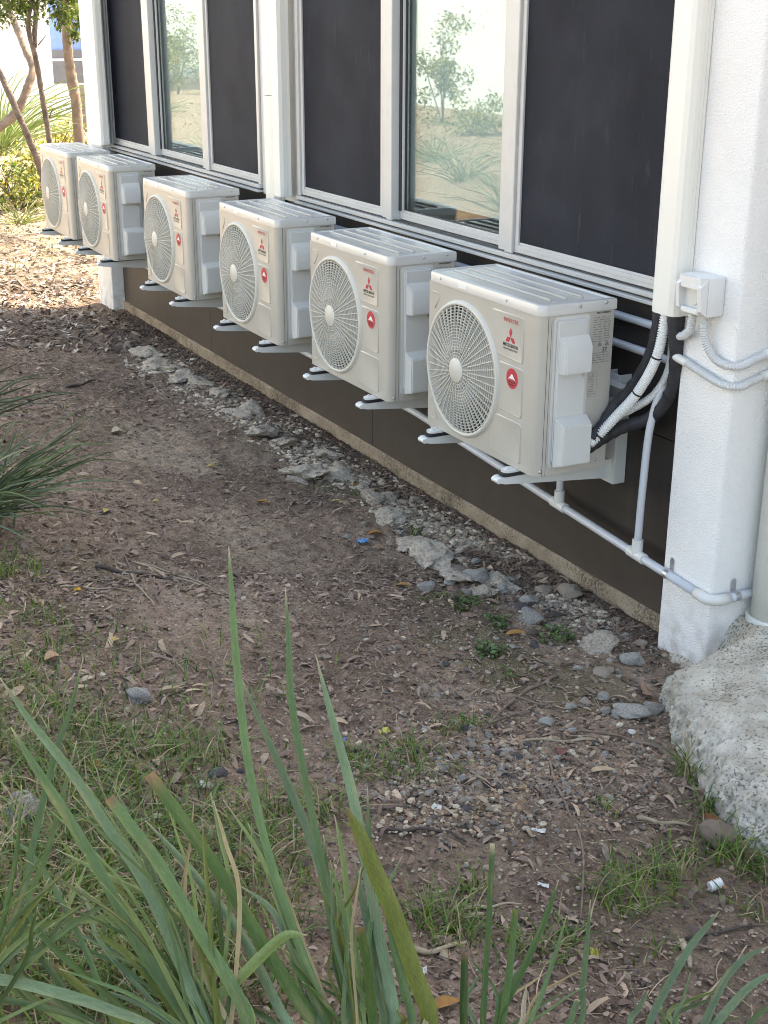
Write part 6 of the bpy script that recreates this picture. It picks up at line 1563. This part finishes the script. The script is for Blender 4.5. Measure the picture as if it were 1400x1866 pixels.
a0 = gz(AtY(142, 230, Y3)); tree('stout_tree', 'stout brown tree trunk beside the far corner of the building', [([a0, AtY(140, 200, Y3), AtY(134, 160, Y3), AtY(126, 110, Y3), AtY(122, 60, Y3), AtY(120, 10, Y3), AtY(118, -80, Y3)], .115, .085), ([AtY(121, 20, Y3), AtY(132, -30, Y3), AtY(150, -90, Y3)], .05, .02)],
     [(AtY(110, -30, Y3), .65, 1000, .8), (AtY(150, 20, Y3+.3), .38, 500, .8), (AtY(135, 62, Y3-.4), .16, 90, .6), (AtY(170, -60, Y3), .8, 800, .8)], M['bark_pale'], TG+[(.12, .16, .05)], .085, 7)
Y4 = 13.5
a0 = gz(AtY(-60, 290, Y4)); tree('pale_leaning_tree', 'pale brown trunk bending up to the right behind the thin dark trunks', [([a0, AtY(-25, 255, Y4), AtY(5, 228, Y4), AtY(30, 205, Y4), AtY(48, 165, Y4), AtY(60, 125, Y4+.1), AtY(48, 95, Y4+.3), AtY(30, 50, Y4+.6), AtY(12, 5, Y4+.9), AtY(-10, -70, Y4+1.2)], .095, .05)],
     [(AtY(-20, -110, Y4+1.3), .8, 800, .8)], M['bark_pale'], TG, .08, 9)
sb = Vector((5.2, 9.6, -.05)); tree('added_shade_tree', 'unseen leafy tree added behind the end of the building to dapple the sunny ground', [([sb, sb+Vector((-.1, 0, 1.5)), sb+Vector((-.2, .1, 3.0)), sb+Vector((-.4, .1, 4.4)), sb+Vector((-.4, .2, 5.6))], .17, .09), ([sb+Vector((-.2, .1, 3.0)), sb+Vector((-1.2, -.3, 4.2)), sb+Vector((-1.9, -.5, 4.9))], .08, .03), ([sb+Vector((-.4, .1, 4.2)), sb+Vector((.4, 1.3, 5.2)), sb+Vector((.8, 2.2, 5.7))], .07, .03)],
     [(sb+Vector((-1.6, -.5, 5.0)), 1.3, 1500, .7), (sb+Vector((-.3, 1.6, 5.6)), 1.4, 1500, .7), (sb+Vector((.2, -.6, 6.0)), 1.3, 1200, .7), (sb+Vector((-1.0, 3.0, 5.3)), 1.2, 1000, .7)], M['bark'], TG, .10, 17)  # tree added out of view so its crown dapples the sunlit ground
def shrub(name, c, rad, n, cols, L, label, seed, sq=.75, group='shrubs beyond the building', cat='shrub'):
    g = gz(c); root = empty(name, g); tag(root, label, cat, group); iv = Matrix.Translation(-g)
    V, F, T = [], [], []; leaf_cloud((c.x, c.y, g.z+rad*sq*.85), rad, n, L, cols, seed, hollow=.1, squash=sq, V=V, F=F, T=T, clump_n=22)
    me = bpy.data.meshes.new('foliage'); me.from_pydata(V, [], F); me.materials.append(M['foliage']); set_tint(me, T); o = link('foliage', me, root); o.matrix_parent_inverse = iv
    st = MB(); rg = random.Random(seed)
    for i in range(6):
        e = Vector((c.x, c.y, g.z))+Vector((rg.gauss(0, rad*.4), rg.gauss(0, rad*.4), rad*sq*rg.uniform(.7, 1.5))); st.tube(crom([g, g.lerp(e, .5)+Vector((rg.gauss(0, .05), 0, .05)), e], 5), [.014, .013, .012, .011, .010, .009, .008, .007, .006, .005, .004], 5)
    o = st.build('stem', M['bark'], root, True); o.matrix_parent_inverse = iv
YGC = [(.27, .29, .10), (.32, .33, .13), (.20, .24, .09), (.40, .38, .19), (.14, .18, .07)]
for (px, py, Y, rad, n, lab, sd_) in [(60, 232, 14.0, .62, 900, 'yellow-green shrub between the thin dark trunks', 1), (112, 225, 13.2, .55, 900, 'bright yellow-green shrub above the farthest air conditioner', 2), (25, 245, 13.0, .5, 700, 'low green shrub at the left edge behind the leaning trunk', 3), (90, 180, 16.5, .75, 900, 'taller pale shrub in front of the white wall', 4), (150, 240, 12.2, .38, 450, 'small shrub touching the corner of the building', 5)]:
    shrub('garden_shrub', AtY(px, py+25, Y), rad, n, YGC if sd_ != 3 else TG+YGC[:2], .085, lab, sd_)
c = AtY(158, 190, 15.5); shrub('dry_shrub', c, .55, 600, [(.17, .12, .09), (.22, .16, .12), (.13, .09, .07)], .07, 'dry brown shrub beside the stout trunk', 14)
gR = gz(AtY(-5, 190, 15.2)); gR.z += .5; tussock('reed_clump', gR, 150, 2.0, .014, 'tall fine-leaved reed clump at the upper left', [(.20, .29, .12), (.26, .34, .17), (.15, .23, .10)], 12, droop=.45)
gR = gz(AtY(20, 262, 11.8)); tussock('grass_tussock', gR, 40, .55, .010, 'small sunny grass clump in front of the shrubs', [(.14, .19, .06), (.20, .22, .09)], 13)
# white building, blue shed and paling fence in the distance
wb = empty('white_building', (3.0, 27.0, 0)); tag(wb, 'pale white building far behind the trees', 'building'); iv = Matrix.Translation(-wb.location)
o = MB().box((-3.0, 27.0, -.3), (5.02, 34.0, 6.5)).build('wall', M['pale_wall'], wb); o.matrix_parent_inverse = iv
o = MB().box((-3.2, 26.8, 6.503), (5.1, 34.2, 6.75), .02).build('roof', M['soffit'], wb); o.matrix_parent_inverse = iv
bs = empty('blue_shed', (7.2, 29.0, 0)); tag(bs, 'blue metal shed seen at the corner of the building', 'shed'); iv = Matrix.Translation(-bs.location)
o = MB().box((5.06, 29.0, -.3), (11.0, 33.0, 1.28)).build('base_wall', M['pale_wall'], bs); o.matrix_parent_inverse = iv
for i in range(30):
    x = 5.06+i*.2; o = MB().box((x, 28.985+.012*(i % 2), 1.28), (x+.198, 33.0, 4.2)).build('metal_sheet', M['bluewall'], bs); o.matrix_parent_inverse = iv
o = MB().box((5.05, 28.93, 1.30), (11.0, 28.98, 1.47), .005).build('trim', M['darkgrey'], bs); o.matrix_parent_inverse = iv
for i in range(4):
    x = 5.25+i*1.3; o = MB().box((x, 28.95, .72), (x+1.0, 28.995, 1.22), .005).build('window', M['darkgrey'], bs); o.matrix_parent_inverse = iv
fe = empty('paling_fence', (5.6, 24.0, 0)); tag(fe, 'grey timber paling fence in front of the blue shed', 'fence'); iv = Matrix.Translation(-fe.location)
for i in range(40):
    x = 4.75+i*.105; o = MB().box((x, 24.0+.006*(i % 3), -.1), (x+.095, 24.018+.006*(i % 3), .92+.02*math.sin(i*2.3)), .002).build('paling', M['fence'], fe); o.matrix_parent_inverse = iv
o = MB().box((4.75, 24.032, .6), (8.95, 24.08, .68)).build('rail', M['fence'], fe); o.matrix_parent_inverse = iv

# ------------------------------------------------------------------ across the bank: what the windows mirror
ow = empty('boundary_building', (-9.0, 12.0, 1.0)); tag(ow, 'pale rendered building across the bank, mirrored in the windows', 'building'); iv = Matrix.Translation(-ow.location)
o = MB().box((-13.0, 4.0, .3), (-9.0, 46.0, 5.5)).build('wall', M['render_grey'], ow); o.matrix_parent_inverse = iv
o = MB().box((-13.2, 3.8, 5.503), (-8.7, 46.2, 5.7), .02).build('roof', M['soffit'], ow); o.matrix_parent_inverse = iv
for (x, y, rad, n, sq, lab, sd_) in [(-7.4, 14.6, .55, 1100, 1.7, 'tall narrow yellow-green shrub before the pale building', 31), (-7.0, 13.0, .55, 700, .6, 'low shrub before the pale building, near end', 32), (-7.6, 17.5, .6, 700, .7, 'rounded shrub before the pale building, middle', 33), (-6.6, 24.5, .7, 1100, 1.6, 'tall shrub before the pale building, far end', 34), (-7.8, 28.0, .9, 900, .9, 'broad shrub before the pale building, farthest', 35), (-6.4, 15.4, .35, 500, .6, 'small leafy shrub in front of the tall narrow one', 36), (-5.9, 19.0, .45, 500, .7, 'leafy shrub halfway along the bank', 37), (-7.9, 21.5, .7, 800, .8, 'rounded shrub along the pale building', 38)]:
    shrub('bank_shrub', Vector((x, y, 0)), rad, n*2, YGC+TG[:1], .075, lab, sd_, sq, 'shrubs on the bank')
for (x, y, lab, sd_) in [(-6.9, 16.6, 'upright reed clump on the bank, far one', 41), (-3.4, 6.6, 'grass clump on the bank opposite the middle window', 42), (-3.9, 8.2, 'grass clump on the bank, second from the middle window', 43), (-4.6, 20.0, 'grass clump on the bank, farthest along', 44), (-2.9, 5.2, 'pale grass clump on the bank, third from the middle window', 45), (-4.9, 10.5, 'grass clump on the bank amid dead leaves', 46), (-3.2, 13.5, 'grass clump low on the bank, opposite the far window', 47)]:
    tussock('bank_grass', gz(Vector((x, y, 0))), 80, .8, .0065, lab, [(.16, .22, .09), (.22, .27, .12), (.12, .17, .07)], sd_, group='grass clumps on the bank')
